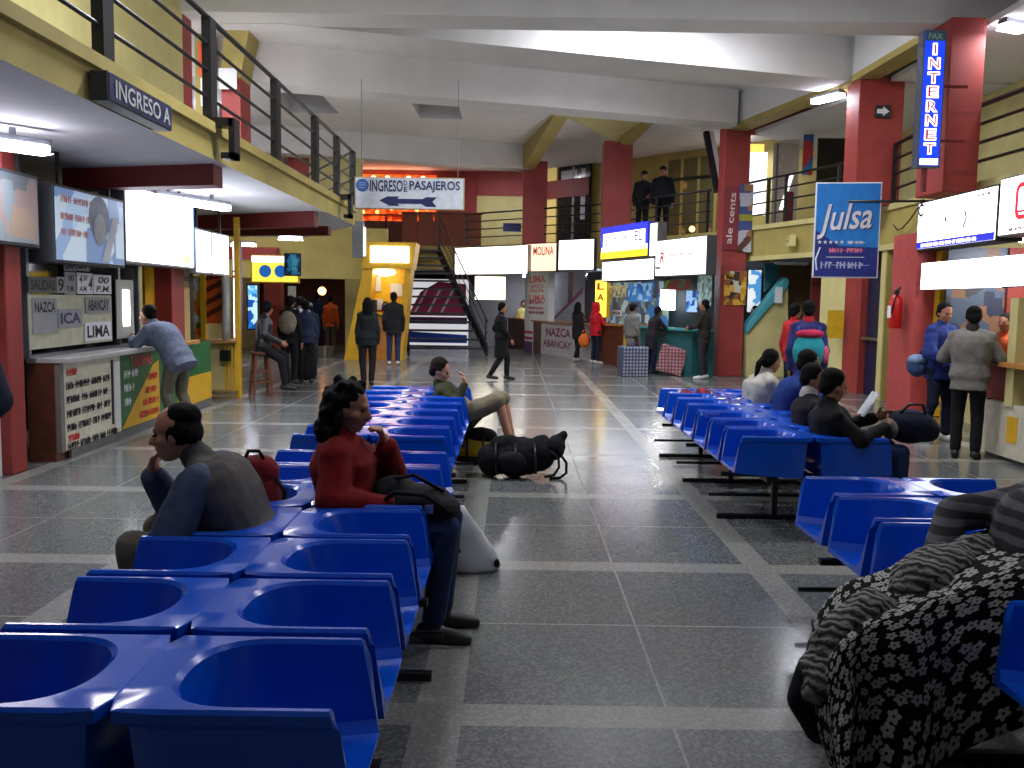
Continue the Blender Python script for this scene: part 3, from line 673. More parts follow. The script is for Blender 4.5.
# price pillar
t, W_, H_ = pboard('price_pillar', 'white pillar board listing LIMA fares in magenta', 'sign', *back(.02), 524.5,272,327, 548,272,327, .2, WPAP, WPAP, margin=.01)
for i, (s_, z, h, c) in enumerate([('LIMA',.87,.13,REDI), ('NAZCA',.74,.07,MAG), ('PALPA',.66,.07,MAG), ('LIMA',.53,.12,REDI)]): text(t, s_, W_*.55, H_*z, H_*h, c, w=W_*(.68 if c is REDI else .55), bold=.03)
for i, z in enumerate((.42,.32,.24)): squiggle(t, W_*.2, W_*.85, H_*z, H_*.05, MAG, 60+i)
t, W_, H_ = pboard('banded_post', 'white round-banded post below the LIMA pillar', 'post', *back(.0), 524.5,326,352, 532.5,326,353, .2, WPAP, WPAP, margin=0)
for z in (.72,.5): plate(t, 'red_band', 0, H_*z, W_, H_*(z+.1), MAG)
plate(t, 'purple_foot', 0, 0, W_, H_*.42, mat('purple_ink', (86,40,96), .5))
# counters
def counter(label, x0, b0, x1, b1, z, face, side=WOOD, k=0.0, dep=.55):
    A, B = back(k); p, q = vp(x0,b0,A,B), vp(x1,b1,A,B)
    t, W, H = board('booth_counter', label, 'counter', p, q, 0, z, dep, face, side, margin=.0, parts=('body','front_panel'))
    b = MB(); b.box((-.02,-.08,H), (W+.02,dep,H+.04)); obj('worktop', b, LWOOD if face is not TEALD else mat('teal_top', (60,140,140), .4), t)
    return t, W, H
counter('small brown counter beyond the banded post', 508,348, 523,351, 1.0, WOOD, k=.2)
counter('narrow brown counter between banded post and white front', 533,353, 541,354.5, .98, WOOD)
t, W_, H_ = counter('white fronted counter lettered in magenta', 541,354, 592,361, .98, mat('white_front', (206,204,206), .5))
text(t, 'NAZCA', W_*.36, H_*.72, H_*.26, mat('magenta_shade', (140,46,96), .5), w=W_*.5, bold=.03); text(t, 'ABANCAY', W_*.34, H_*.36, H_*.22, mat('magenta_shade', (140,46,96), .5), w=W_*.58, bold=.02)
counter('dark brown counter in front of the red-hooded shopper', 593,361, 622,368, 1.02, WOOD)
counter('narrow yellow counter end beside the teal counter', 623,366, 629,368, 1.05, GOLD)
counter('teal painted counter near the tall dark-clad customer', 630,366, 691,376, 1.02, TEALD, TEALD)
# booth backs
def bwall(name, label, x0, t0, b0, x1, t1, b1, face, k, case=None, cat='panel'):
    return pboard(name, label, cat, *back(k), x0,t0,b0, x1,t1,b1, .03, face, case, margin=0.0)
t, W_, H_ = bwall('booth_partition', 'pale booth back wall with a magenta diagonal stripe', 549,272,326, 584,272,328, mat('pale_partition', (176,178,186), .6), 1.0)
shape(t, 'diagonal_stripe', [(.02,.1), (.16,.1), (W_*.95,H_*.62), (W_*.95,H_*.72)], mat('magenta_shade', (140,46,96), .5)); plate(t, 'maroon_post', W_*.55, H_*.45, W_*.68, H_, DRED)
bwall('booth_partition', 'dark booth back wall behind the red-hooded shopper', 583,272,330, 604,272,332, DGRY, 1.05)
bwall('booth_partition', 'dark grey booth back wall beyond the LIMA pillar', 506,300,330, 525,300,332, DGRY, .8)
t, W_, H_ = pboard('vertical_sign', 'tall yellow lit sign with orange letters over the brown counter', 'sign', *back(.08), 594.5,280,318, 606.5,279,318, .1, glow('lit_lemon', (255,220,70), 1.5), GOLD)
for i, s_ in enumerate('LA'): text(t, s_, W_*.5, H_*(.82-.28*i), H_*.18, mat('orange_ink', (206,84,20), .5), w=W_*.6, bold=.04)
bwall('booth_partition', 'cluttered booth back wall behind the capped man', 606,283,332, 668,281,334, patches('booth_posters_glow', [(60,74,88),(120,140,130),(46,96,150),(90,100,90),(150,170,176),(70,60,60)], 4.5, .5, .4), .55)  # glow put into the print stands in for light inside the booth
for lab, x0, t0, b0, x1, t1, b1, fc in [  # multi-coloured prints carry added glow to brighten the booths
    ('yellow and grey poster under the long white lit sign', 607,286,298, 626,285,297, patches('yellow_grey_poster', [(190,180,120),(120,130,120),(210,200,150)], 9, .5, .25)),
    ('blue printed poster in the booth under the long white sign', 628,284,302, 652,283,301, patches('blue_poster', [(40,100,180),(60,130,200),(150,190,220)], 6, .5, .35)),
    ('small white card reading VISA in the booth window', 611,310,316, 622,310,316, WPAP),
    ('bright white lit notice in the booth under the red letter sign', 660,290,310, 675,289,310, LIT),
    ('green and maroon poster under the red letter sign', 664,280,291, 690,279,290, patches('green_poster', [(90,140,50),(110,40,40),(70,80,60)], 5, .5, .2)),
    ('blue lit poster at the end of the teal booth', 686,291,312, 697,290,312, patches('blue_lit_poster', [(50,120,200),(150,190,230),(30,70,140)], 7, .5, .5)),
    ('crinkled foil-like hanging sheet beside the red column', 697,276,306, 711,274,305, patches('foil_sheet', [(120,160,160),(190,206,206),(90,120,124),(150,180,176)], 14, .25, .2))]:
    t, W_, H_ = bwall('wall_poster', lab, x0,t0,b0, x1,t1,b1, fc, .42, cat='poster')
    if 'VISA' in lab: text(t, 'VISA', W_*.5, H_*.5, H_*.5, NAVY, w=W_*.8, bold=.03)
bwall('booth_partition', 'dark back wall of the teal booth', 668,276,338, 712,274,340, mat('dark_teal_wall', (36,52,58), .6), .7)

# ---------------- red column notices, stair wall with turquoise rail
AY = 20.37
def fboard(name, label, cat, Y, x0, t, bt, x1, th, face, case=None, t1=None, b1=None, margin=0.0):
    p, q, r = dp(x0,bt,Y), dp(x1,bt if b1 is None else b1,Y), dp(x0,t,Y)
    return board(name, label, cat, p, q, p.z, r.z, th, face, case, margin=margin)
fboard('wall_poster', 'orange and yellow collage poster on the red column', 'poster', AY, 723.5,271,305, 745.5, .02, patches('collage_poster', [(206,150,30),(60,40,30),(226,180,60),(150,90,40),(210,206,190)], 8, .5))
t, W_, H_ = fboard('wall_banner', 'maroon strip banner with lettering on the red column', 'poster', AY, 722,186,250, 737, .03, mat('maroon_banner', (120,28,40), .5))
text(t, 'ale cents', W_*.5, H_*.5, W_*.42, mat('pale_letter', (214,196,190), .5), w=H_*.8, rot=-PI/2+.06, bold=.01)
t, W_, H_ = fboard('wall_banner', 'picture banner in brown and blue beside the maroon strip', 'poster', AY, 737.5,184,252, 751, .03, patches('brown_blue_picture', [(80,50,34),(150,110,70),(50,70,130),(180,180,190),(70,60,60)], 3.5, .5))
plate(t, 'lime_band', .0, H_*.46, W_, H_*.56, mat('lime_print', (150,150,40), .5))
fboard('wall_poster', 'small orange poster under the office window on the balcony edge', 'poster', 20.2, 760,233,262, 777, .02, patches('collage_poster', [(206,150,30),(60,40,30),(226,180,60),(150,90,40),(210,206,190)], 8, .5))
sw = thing('stair_wall', 'yellow stair side wall capped by a turquoise sloping rail', 'wall', (5.3,20.3,0))
def sp(x, y): v = dp(x,y,20.3); return (v.x-5.3, v.z)
P = [sp(746,377), sp(788,377), sp(788,270), sp(784,288), sp(747,332)]
b = MB(); b.xz([P[0], P[1], sp(788,282), sp(784,284), sp(746,331)], 0, .25); obj('side_wall', b, YEL2, sw)
b = MB(); b.xz([sp(745.5,334), sp(745.5,325), sp(784,277), sp(788,280), sp(788,285)], -.1, .3); obj('sloping_rail', b, TURQ, sw, bevel=.02)
b = MB(); b.xz([sp(772,262), sp(786,262), sp(786,277), sp(772,292)], .6, .66); obj('turquoise_panel', b, mat('turquoise_deep', (20,110,120), .5), sw)
fboard('wall_notice', 'white notice pinned by the turquoise stair rail', 'notice', 20.15, 774.5,287,303, 782, .02, WPAP)
fboard('booth_screen', 'blue and white lit panel seen past the red column', 'panel', 23.0, 747,270,312, 760, .04, patches('blue_white_panel', [(210,220,230),(80,150,210),(230,236,240),(50,110,180)], 5, .4, .8))
fboard('wall_poster', 'yellow poster with dark corner beside the blue door', 'poster', 17.15, 826.5,310,338, 843, .02, mat('yellow_print', (214,176,34), .5))
b = thing('office_door', 'dark blue doorway with a metal bar across it', 'door', (6.62,15.92,0), PI/2)
m_ = MB(); m_.box((0,.0,0), (.82,.06,2.3)); obj('door_leaf', m_, mat('midnight_blue', (14,18,52), .5), b)
m_ = MB(); m_.box((.0,.1,1.02), (.8,.16,1.07)); obj('door_bar', m_, CHROME, b)
# wall clutter on the balcony edge
t = thing('wall_box', 'small cream electrical box under the office window', 'box', (5.78,18.95,2.95))
b = MB(); b.box((-.12,-.3,-.12), (0,0,.12)); obj('case', b, YEL2, t, bevel=.01); b = MB(); b.box((-.14,-.16,-.02), (-.12,-.12,.02)); obj('knob', b, ALU, t)
t = thing('wall_lamp', 'slim white strip lamp above the turquoise rail', 'light', dp(775,264,20.1))
b = MB(); b.box((0,0,0), (.75,.08,.05)); obj('case', b, WPAP, t); b = MB(); b.box((.05,-.02,-.02), (.7,.05,0)); obj('diffuser', b, mat('dull_diffuser', (190,190,186), .4), t)
# hanging blue banner on a pole
t, W_, H_ = board('hanging_banner', 'sky blue transport banner hanging from a black pole', 'banner', (4.46,13.55), (5.38,13.4), 2.05, 3.45, .03, mat('sky_blue_cloth', (24,128,214), .6), WPAP, margin=.02)
shape(t, 'navy_field', [(.02,.02), (W_-.02,.02), (W_-.02,H_*.32), (W_*.4,H_*.335), (.02,H_*.5)], mat('navy_cloth', (22,40,130), .6), -.008)
text(t, 'Julsa', W_*.45, H_*.6, H_*.36, mat('banner_white', (226,228,232), .5), w=W_*.84, shear=.35, bold=.012, rot=-.06, y=-.014)
text(t, 'Julsa', W_*.465, H_*.59, H_*.36, mat('banner_shadow_ink', (20,40,110), .6), w=W_*.84, shear=.35, bold=.012, rot=-.06, y=-.0125)
b = MB(); b.tube([(W_*.1,-.016,H_*.32), (W_*.04,-.016,H_*.2), (W_*.06,-.016,H_*.08)], .012, 5); obj('letter_tail', b, mat('banner_white', (226,228,232), .5), t)
for i in range(5):
    cx, cz, r = W_*(.09+.085*i), H_*.375, .034
    shape(t, 'star', [(cx+r*(1 if q%2==0 else .42)*math.sin(PI*q/5), cz+r*(1 if q%2==0 else .42)*math.cos(PI*q/5)) for q in range(10)], mat('banner_white', (226,228,232), .5), -.013)
squiggle(t, W_*.52, W_*.8, H_*.355, H_*.035, mat('banner_white', (226,228,232), .5), 70, -.012)
squiggle(t, W_*.24, W_*.78, H_*.265, H_*.05, mat('banner_pink', (226,120,140), .5), 71, -.012)
plate(t, 'rule', W_*.2, H_*.215, W_*.78, H_*.222, mat('banner_white', (226,228,232), .5), -.01)
squiggle(t, W_*.12, W_*.86, H_*.1, H_*.07, mat('banner_pale', (176,186,220), .5), 72, -.012)
b = MB(); b.tube([(W_*.5,-.03,H_*.8), (W_*1.9,-.02,H_*.8)], .018, 8); obj('pole', b, BLK, t, smooth=True)
# arrow sign on the second red column
t, W_, H_ = fboard('arrow_sign', 'small dark sign with white arrow on the red column', 'sign', 15.57, 875,105,117.5, 890, .02, mat('arrow_black', (34,38,40), .5), BLK)
shape(t, 'arrow', [(W_*a, H_*c) for a, c in [(.1,.32),(.5,.32),(.5,.12),(.92,.5),(.5,.88),(.5,.68),(.1,.68)]], WPAP)
# vertical internet sign
t, W_, H_ = board('vertical_sign', 'tall royal blue lit sign reading FAX INTERNET', 'sign', (5.14,11.75), (5.44,11.75), 3.42, 5.13, .16, glow('lit_royal', (24,60,230), .95), mat('grey_case', (84,92,110), .4), margin=.025)
plate(t, 'fax_field', .025, H_*.92, W_-.025, H_*.985, mat('grey_green_field', (70,96,110), .4)); text(t, 'FAX', W_*.5, H_*.953, H_*.045, mat('pale_green_letter', (150,190,170), .4), w=W_*.6, bold=.02, y=-.014)
for i, s_ in enumerate('INTERNET'):
    z = H_*(.86-.103*i)
    text(t, s_, W_*.5, z, H_*.088, glow('letter_glow', (255,236,246), 2.2), w=W_*(.2 if s_ == 'I' else .52), bold=.07, y=-.012)
    text(t, s_, W_*.5, z, H_*.07, mat('pink_letter', (232,70,110), .4), w=W_*(.08 if s_ == 'I' else .4), bold=.0, y=-.016)
plate(t, 'foot_panel', W_*.12, H_*.02, W_*.88, H_*.065, LIT)
b = MB(); b.box((W_*.4,.05,-.3), (W_*.55,.12,.02)); obj('bracket', b, mat('dull_red_steel', (110,44,44), .5), t)
for z in (.2,.6):
    b = MB(); b.box((W_*.9,.1,H_*z), (W_*.9+.38,.14,H_*z+.03)); obj('bracket', b, DRED, t)

# ---------------- telephone booth
t, W_, H_ = board('lit_sign', 'white lit telephone booth sign with a blue bottom stripe', 'sign', (5.2,11.75), (5.2,9.83), 2.36, 2.97, .3, LIT, INK, margin=.02)
plate(t, 'blue_stripe', .02, .02, W_-.02, H_*.17, glow('lit_navy', (20,40,190), .9))
squiggle(t, W_*.08, W_*.8, H_*.055, H_*.075, glow('stripe_letter', (245,235,255), 1.6), 80, -.014)
b = MB(); b.xz([(W_*.055+.085*math.cos(a), H_*.83+.085*math.sin(a)) for a in [.6+k*5/14 for k in range(15)]]+[(W_*.055+.05*math.cos(a), H_*.83+.05*math.sin(a)) for a in [.6+k*5/14 for k in range(14,-1,-1)]], -.012, -.009); obj('emblem', b, NAVY, t)
squiggle(t, W_*.78, W_*.94, H_*.84, H_*.06, mat('grey_ink', (120,130,150), .5), 81)
b = MB(); b.tube([(W_*.64,-.012,H_*.66), (W_*.665,-.012,H_*.5), (W_*.63,-.012,H_*.33)], .012, 5); obj('handset_mark', b, mat('blue_grey_ink', (90,100,140), .5), t)
shape(t, 'handset_mark', disc(W_*.4, H_*.55, .03), mat('blue_grey_ink', (90,100,140), .5))
t, W_, H_ = board('lit_sign', 'white lit sign with a rounded red telephone symbol', 'sign', (5.2,9.8), (5.2,7.6), 2.40, 3.02, .3, LIT, ALU, margin=.02)
def rring(cx, cz, w, h, th, name, mt):
    def rr_(w, h, r): return [(cx+(w/2-r)*sx_+r*math.cos(a), cz+(h/2-r)*sz_+r*math.sin(a)) for (sx_, sz_, a0) in ((1,1,0),(-1,1,PI/2),(-1,-1,PI),(1,-1,1.5*PI)) for a in [a0+k*PI/8 for k in range(5)]]
    o = rr_(w, h, .1); i = rr_(w-2*th, h-2*th, .05); bm_ = MB(); n = len(o)
    for q in range(n): bm_.hull([(o[q][0],-.014,o[q][1]), (o[(q+1)%n][0],-.014,o[(q+1)%n][1]), (i[(q+1)%n][0],-.014,i[(q+1)%n][1]), (i[q][0],-.014,i[q][1])], [(o[q][0],-.009,o[q][1]), (o[(q+1)%n][0],-.009,o[(q+1)%n][1]), (i[(q+1)%n][0],-.009,i[(q+1)%n][1]), (i[q][0],-.009,i[q][1])])
    return obj(name, bm_, mt, t)
rring(.5, H_*.55, .34, .38, .05, 'telephone_symbol', glow('red_lit', (235,40,60), 1.0)); plate(t, 'symbol_bar', .36, H_*.36, .6, H_*.4, glow('red_lit', (235,40,60), 1.0))
squiggle(t, .2, 1.0, .04, .05, mat('brown_ink', (120,80,70), .5), 82)
board('lit_sign', 'long bare white light strip under the telephone booth signs', 'sign', (5.24,11.65), (5.24,9.72), 1.86, 2.2, .12, LITB, ALU, margin=.005)
board('lit_sign', 'short bare white light strip next to the long strip', 'sign', (5.24,9.70), (5.24,9.18), 1.87, 2.2, .12, LITB, ALU, margin=.005)
b = MB(); b.box((5.22,11.75,0), (5.5,12.5,2.6)); struct('column_12', b, mat('rose_red_paint', (168,66,62), .6))
b = MB(); b.box((5.46,11.6,0), (5.58,11.74,2.4)); struct('trim_12', b, GOLD)
pb = thing('telephone_booth', 'telephone counter booth with white front panel and posters', 'booth', (5.3,9.0,0))
b = MB(); b.box((0,-1.2,.05), (.12,1.05,.62)); obj('front_panel', b, mat('cream_front', (196,190,168), .6), pb)
b = MB(); b.box((.05,-1.2,0), (.6,1.05,.05)); obj('plinth', b, DGRY, pb)
b = MB(); b.box((-.1,-1.2,1.02), (.55,1.4,1.07)); obj('worktop', b, LWOOD, pb)
b = MB(); b.box((.15,-1.2,.62), (.2,2.2,1.02)); obj('counter_back', b, DRED, pb)
b = MB(); b.box((-.02,.45,.6), (.14,.6,1.75)); obj('post', b, YEL2, pb)
b = MB(); b.box((.2,2.5,1.0), (.95,2.55,2.4)); obj('poster_wall', b, patches('booth_collage', [(30,38,62),(84,62,50),(46,46,52),(110,78,56),(60,72,92)], 5, .5, .04), pb)
b = MB(); b.box((.95,2.45,.3), (1.25,2.52,2.4)); obj('maroon_panel', b, DRED, pb)
b = MB(); b.box((-.006,.35,.22), (0,.55,.5)); obj('yellow_sticker', b, GOLD, pb)
b = MB(); b.box((-.006,-.25,.42), (0,.1,.56)); obj('striped_sticker', b, patches('sticker_stripes', [(200,200,206),(40,40,60),(190,50,50)], 14), pb)
# fire extinguisher
fe = thing('fire_extinguisher', 'red fire extinguisher hung on the rose red pillar', 'extinguisher', (5.1,12.05,1.35))
b = MB(); b.tube([(0,0,0),(0,0,.03),(0,0,.36),(0,0,.42),(0,0,.45)], [.07,.085,.085,.06,.03], 14); obj('cylinder', b, mat('signal_red', (196,30,24), .3), fe, smooth=True, sharp=.8)
b = MB(); b.box((-.03,-.03,.45), (.03,.03,.5)); b.bar((0,0,.5), (.0,-.12,.54), .025); obj('valve', b, BLK, fe)
b = MB(); b.tube([(0,-.05,.48), (-.06,-.1,.4), (-.09,-.09,.2)], .012, 6); obj('hose', b, BLK, fe, smooth=True)
b = MB(); b.box((-.088,-.05,.14), (-.08,.05,.3)); obj('paper_label', b, WPAP, fe)
# cable on the balcony edge
b = MB(); b.tube([(6.36,15.3,3.0), (6.35,15.1,2.9), (6.35,14.9,2.92), (6.35,14.6,3.05), (6.35,14.2,3.3)], .012, 6); tag(obj('cable', b, BLK, None, smooth=True), 'loose black cable looping along the balcony edge by the banner', 'cable')

# ---------------- upper storey fittings
UA = (UB0[0]-.1, UB0[1]-.15); UB = (UB1[0]-.1, UB1[1]-.15)
def ub(name, label, cat, x0, t, bt, x1, face, th=.06, case=None): return pboard(name, label, cat, UA, UB, x0,t,bt, x1,t,bt, th, face, case, margin=0.0)
ub('lit_doorway', 'pale yellow lit doorway upstairs beside the red column', 'door', 546,166,243, 555.5, glow('warm_wall_glow', (222,196,120), .32))
t, W_, H_ = ub('glazed_door', 'dark glazed door upstairs with pale reflections', 'door', 557,166,243, 589, mat('dark_glazing', (38,36,34), .15), .06, BLK)
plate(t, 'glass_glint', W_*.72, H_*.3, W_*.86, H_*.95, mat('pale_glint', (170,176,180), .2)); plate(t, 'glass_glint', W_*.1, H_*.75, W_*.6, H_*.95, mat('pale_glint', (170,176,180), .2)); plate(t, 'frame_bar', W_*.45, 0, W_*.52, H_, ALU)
t = thing('timber_beam', 'dark red header beam upstairs behind the two guards', 'beam', (0,0,0)); 
p, q = vp(636,140,UA,UB), vp(692,140,UA,UB); b = MB(); b.bar((p.x,p.y,p.z), (q.x,q.y,q.z+.1), .12, .6); obj('beam', b, DRED, t); b = MB(); b.bar((p.x,p.y,p.z-.32), (q.x,q.y,q.z-.22), .16, .05); obj('moulding', b, WOOD, t)
t, W_, H_ = ub('glass_partition', 'olive framed glass partition upstairs behind the guards', 'partition', 664,158,236, 716, mat('olive_glass', (96,92,60), .2), .05, YEL)
for x in (0,.3,.62,.94): plate(t, 'mullion', W_*x, 0, W_*(x+.05), H_, YEL, -.012)
plate(t, 'dark_bar', 0, H_*.72, W_, H_*.76, BLK, -.02)
for i, (x, y) in enumerate([(667,183), (665,229), (692,229)]):
    t = thing('wall_lamp', ['glowing lamp beside the guards heads', 'low amber lamp by the guards feet', 'low amber lamp near the red column'][i], 'light', vp(x,y,(UA[0]-.3,UA[1]-.3),(UB[0]-.3,UB[1]-.3)))
    b = MB(); b.ell((0,0,0), .09, n=10, k=6); obj('bulb', b, glow('amber_bulb', (255,190,110), 4), t, smooth=True); b = MB(); b.box((-.03,0,-.03), (.03,.25,.03)); obj('arm', b, BLK, t)
a = dp(706,132,21.6); c = dp(717,192,21.2)
t = thing('tilted_lamp', 'tilted black and white strip hanging beside the red column', 'light', a)
b = MB(); b.bar(a, c, .13, .12); obj('tray', b, BLK, t, world=True); b = MB(); b.bar(a+Vector((.12,-.02,0)), c+Vector((.12,-.02,0)), .09, .08); obj('diffuser', b, mat('dull_diffuser', (190,190,186), .4), t, world=True)
# office on the right balcony
RY = 23.0
fboard('office_window', 'bright slatted office window upstairs past the red column', 'window', 21.6, 748,152,215, 765, .05, patches('bright_blind', [(250,250,255),(236,240,250),(200,210,226)], 3, .4, 1.3), ALU)
t, W_, H_ = fboard('office_window', 'white framed office window with a leaning pale panel', 'window', 21.4, 771,143,226, 796, .05, mat('pale_office', (196,190,176), .4), BLK)
shape(t, 'leaning_panel', [(W_*.3,H_*.2), (W_*.42,H_*.2), (W_*.8,H_*.62), (W_*.68,H_*.62)], LIT, -.01); plate(t, 'maroon_rack', W_*.55, 0, W_*.85, H_*.42, DRED, -.012)
plate(t, 'window_bar', W_*.1, 0, W_*.18, H_, ALU, -.014)
t, W_, H_ = fboard('wall_banner', 'narrow blue banner with red badges upstairs by the dark window', 'poster', 20.5, 802,122,175, 812, .03, patches('blue_red_banner', [(40,110,180),(30,90,160),(180,50,50),(60,130,200)], 4, .5))
t, W_, H_ = fboard('dark_window', 'large unlit dark window upstairs next to the arrow column', 'window', 19.6, 816,138,182, 852, .05, mat('night_glass', (18,14,14), .15), YEL)
b = MB(); p = dp(748,122,22.0); q = dp(812,122,20.9); b.bar((p.x,p.y,p.z), (q.x,q.y,q.z), .15, .6); struct('beam_10', b, DRED)
fboard('food_sign', 'orange warm lamp shade in the office window', 'light', 21.5, 748,144,152, 764, .06, glow('orange_shade', (255,190,90), 1.4))
# upstairs over the ticket counter
t, W_, H_ = fboard('wall_poster', 'orange upstairs poster with yellow letters behind the railing', 'poster', 15.9, 199,43,76, 213, .03, mat('bright_orange', (222,70,20), .5))
text(t, 'DA', W_*.55, H_*.62, H_*.3, mat('yellow_letter', (244,220,50), .5), w=W_*.55, bold=.03); text(t, 'E', W_*.5, H_*.22, H_*.25, mat('yellow_letter', (244,220,50), .5), w=W_*.3, bold=.03)
fboard('wall_notice', 'white upstairs notice on the red pillar behind the railing', 'notice', 15.9, 219,68,89, 237, .02, WPAP)
fboard('wall_poster', 'pale narrow poster under the orange upstairs poster', 'poster', 15.9, 201,78,106, 207, .02, WPAP)
b = MB(); p = dp(196,120,16.2); q = dp(214,10,16.2); b.box((p.x,16.2,3.35), (q.x,16.3,6.2)); struct('wall_left_stub', b, YEL)
bk = fboard('storage_box', 'blue plastic crate on the far balcony beside the red column', 'crate', 29.0, 503,223,231, 521, .3, mat('crate_blue', (30,60,150), .4), mat('crate_blue', (30,60,150), .4))[0]
# ================================================================= BLUE SEAT BENCHES
RIM = .70
def seat_mesh():
    """moulded tub: back plateau along s=0, open front at s~.55; t runs along the bench"""
    W2 = .235; n_s, n_b = 8, 18
    def curve(sf, hw, kind, z_fn, sback=.0, cs=.30):
        pts = []
        for i in range(n_s):
            s = sf+(cs-sf)*i/n_s; pts.append((s, -hw))
        for i in range(n_b+1):
            a = PI*i/n_b
            if kind == 'rect':
                dx, dy = -math.sin(a), -math.cos(a); hx = cs-sback
                k = 1e9
                if abs(dy) > 1e-6: k = min(k, hw/abs(dy))
                if abs(dx) > 1e-6: k = min(k, hx/abs(dx))
                pts.append((cs+dx*k, dy*k))
            else:
                e = .82
                pts.append((cs-(cs-sback)*abs(math.sin(a))**e, -hw*math.copysign(abs(math.cos(a))**e, math.cos(a))))
        for i in range(n_s):
            s = cs+(sf-cs)*(i+1)/n_s; pts.append((s, hw))
        return [(s, t, z_fn(s)) for s, t in pts]
    pan = lambda s: .425+.03*max(0,(s-.2)/.36)**1.5+.03*max(0,(.22-s)/.15)
    und = lambda s: .395+.03*max(0,(s-.2)/.36)
    mid = lambda c, z: [(s, 0, z(s)) for s, t, _ in c]
    Pi = curve(.555, W2-.045, 'D', pan, .175, .33)
    loops = []
    Bb = curve(.572, W2-.022, 'rect', und, .07)
    loops.append(mid(Bb, und)); loops.append(Bb)
    loops.append(curve(.545, W2-.012, 'rect', lambda s: RIM-.05, .05))
    loops.append(curve(.53, W2, 'rect', lambda s: RIM-.034, .0))
    loops.append(curve(.526, W2, 'rect', lambda s: RIM-(.01 if s > .02 else .003), .0))
    loops.append(curve(.519, W2-.008, 'rect', lambda s: RIM, .003))
    loops.append(curve(.521, W2-.022, 'D', lambda s: RIM, .095))
    loops.append(curve(.526, W2-.031, 'D', lambda s: RIM-.012, .112))
    loops.append(curve(.552, W2-.042, 'D', lambda s: .56, .15, .32))
    loops.append(curve(.568, W2-.05, 'D', lambda s: pan(s)+.03, .165, .32))
    c = curve(.578, W2-.075, 'D', pan, .2, .34); loops.append(c)
    loops.append(mid(c, lambda s: pan(s)-.006))
    m_ = MB(); m_.rings(loops, caps=False, closed=False)
    vs = list(m_.bm.verts); n = len(loops[0]); L = len(loops)
    m_.bm.verts.ensure_lookup_table()
    for e in (0, n-1):
        m_.bm.faces.new([m_.bm.verts[k*n+e] for k in range(L)])
    bmesh.ops.remove_doubles(m_.bm, verts=m_.bm.verts, dist=4e-4)
    me = m_.mesh('seat_shell', True); me.set_sharp_from_angle(angle=.55); me.materials.append(BLUEP)
    return me
SEAT = seat_mesh()
PITCH = .52
def bench(label, x, y0, n=7):
    t = thing('seat_bench', label, 'bench', (x,y0,0), 0, 'blue back-to-back benches')
    for side in (0, 1):
        for i in range(n):
            o = bpy.data.objects.new('seat', SEAT); _place(o, t, (0,(i+.5)*PITCH-.02,0), 0 if side == 0 else PI)
    b = MB(); b.box((-.04,.05,.335), (.04,n*PITCH-.1,.395)); b.box((-.33,.05,.355), (-.28,n*PITCH-.1,.395)); b.box((.28,.05,.355), (.33,n*PITCH-.1,.395)); b.box((-.33,.6,.36), (.33,.65,.39)); b.box((-.33,n*PITCH-.7,.36), (.33,n*PITCH-.65,.39)); obj('beam', b, BLK, t)
    for k, y in enumerate((.42, n*PITCH*.5-.02, n*PITCH-.5)):
        for sx_ in (-.16,.16):
            b = MB(); b.box((sx_-.022,y-.022,.02), (sx_+.022,y+.022,.4)); obj('leg', b, BLK, t)
        b = MB(); b.box((-.6,y-.02,.0), (.6,y+.02,.035)); obj('foot_bar', b, BLK, t)
        b = MB(); b.box((-.58,y-.02,.33), (.58,y+.02,.36)); obj('cross_bar', b, BLK, t)
        b = MB(); b.tube([(-.64,y+.12,.16), (.64,y+.12,.16)], .014, 6); obj('foot_rail', b, BLK, t)
    return t
bench('blue bench with the man resting his chin and the woman in red', -.93, 1.98)
bench('blue bench with the reclining man in khaki shorts', -.99, 6.18)
bench('blue bench with the row of travellers and the open newspaper', 2.19, 6.4)
bench('blue bench partly under the floral blanket', 2.16, 1.35)
# ================================================================= PEOPLE
def solidify(mb, name, vox, smooth=4, wr=0.0, fr=7.0, seed=0):
    """fuse overlapping shapes into one continuous skin"""
    me0 = mb.mesh('raw'); o = bpy.data.objects.new('raw', me0); COL.objects.link(o)
    r = o.modifiers.new('r', 'REMESH'); r.mode = 'VOXEL'; r.voxel_size = vox; r.use_smooth_shade = True
    s = o.modifiers.new('s', 'SMOOTH'); s.factor = .5; s.iterations = smooth
    dg = bpy.context.evaluated_depsgraph_get(); me = bpy.data.meshes.new_from_object(o.evaluated_get(dg))
    bpy.data.objects.remove(o); bpy.data.meshes.remove(me0)
    b = bmesh.new(); b.from_mesh(me); b.verts.ensure_lookup_table(); seen = set(); best = []
    for v in b.verts:
        if v.index in seen: continue
        isl = [v]; seen.add(v.index); i = 0
        while i < len(isl):
            for e in isl[i].link_edges:
                w = e.other_vert(isl[i])
                if w.index not in seen: seen.add(w.index); isl.append(w)
            i += 1
        if len(isl) > len(best): best = isl
    keep = set(best); bmesh.ops.delete(b, geom=[v for v in b.verts if v not in keep], context='VERTS')
    if wr:
        b.normal_update()
        off = Vector((seed*3.7, seed*1.9, seed))
        for v in b.verts:
            q = v.co*fr+off; v.co += v.normal*wr*(noise.noise(q)+.5*noise.noise(q*2.3))
    b.to_mesh(me); b.free(); me.name = name
    for p in me.polygons: p.use_smooth = True
    return me
def fabric(name, rgb, var=.2, scale=14): return mat(name, rgb, .88, var, scale, bump=.15, spec=.25)
SKIN = mat('skin_brown', (158,106,78), .55, .08, 20); SKIN2 = mat('skin_tan', (182,126,96), .55, .08, 20)
HAIRM = mat('black_hair', (13,11,11), .75, .4, 60, spec=.12); EYEM = mat('dark_eye', (24,16,14), .2, .1, 20); LIPM = mat('lip', (140,76,64), .5, .1, 20)
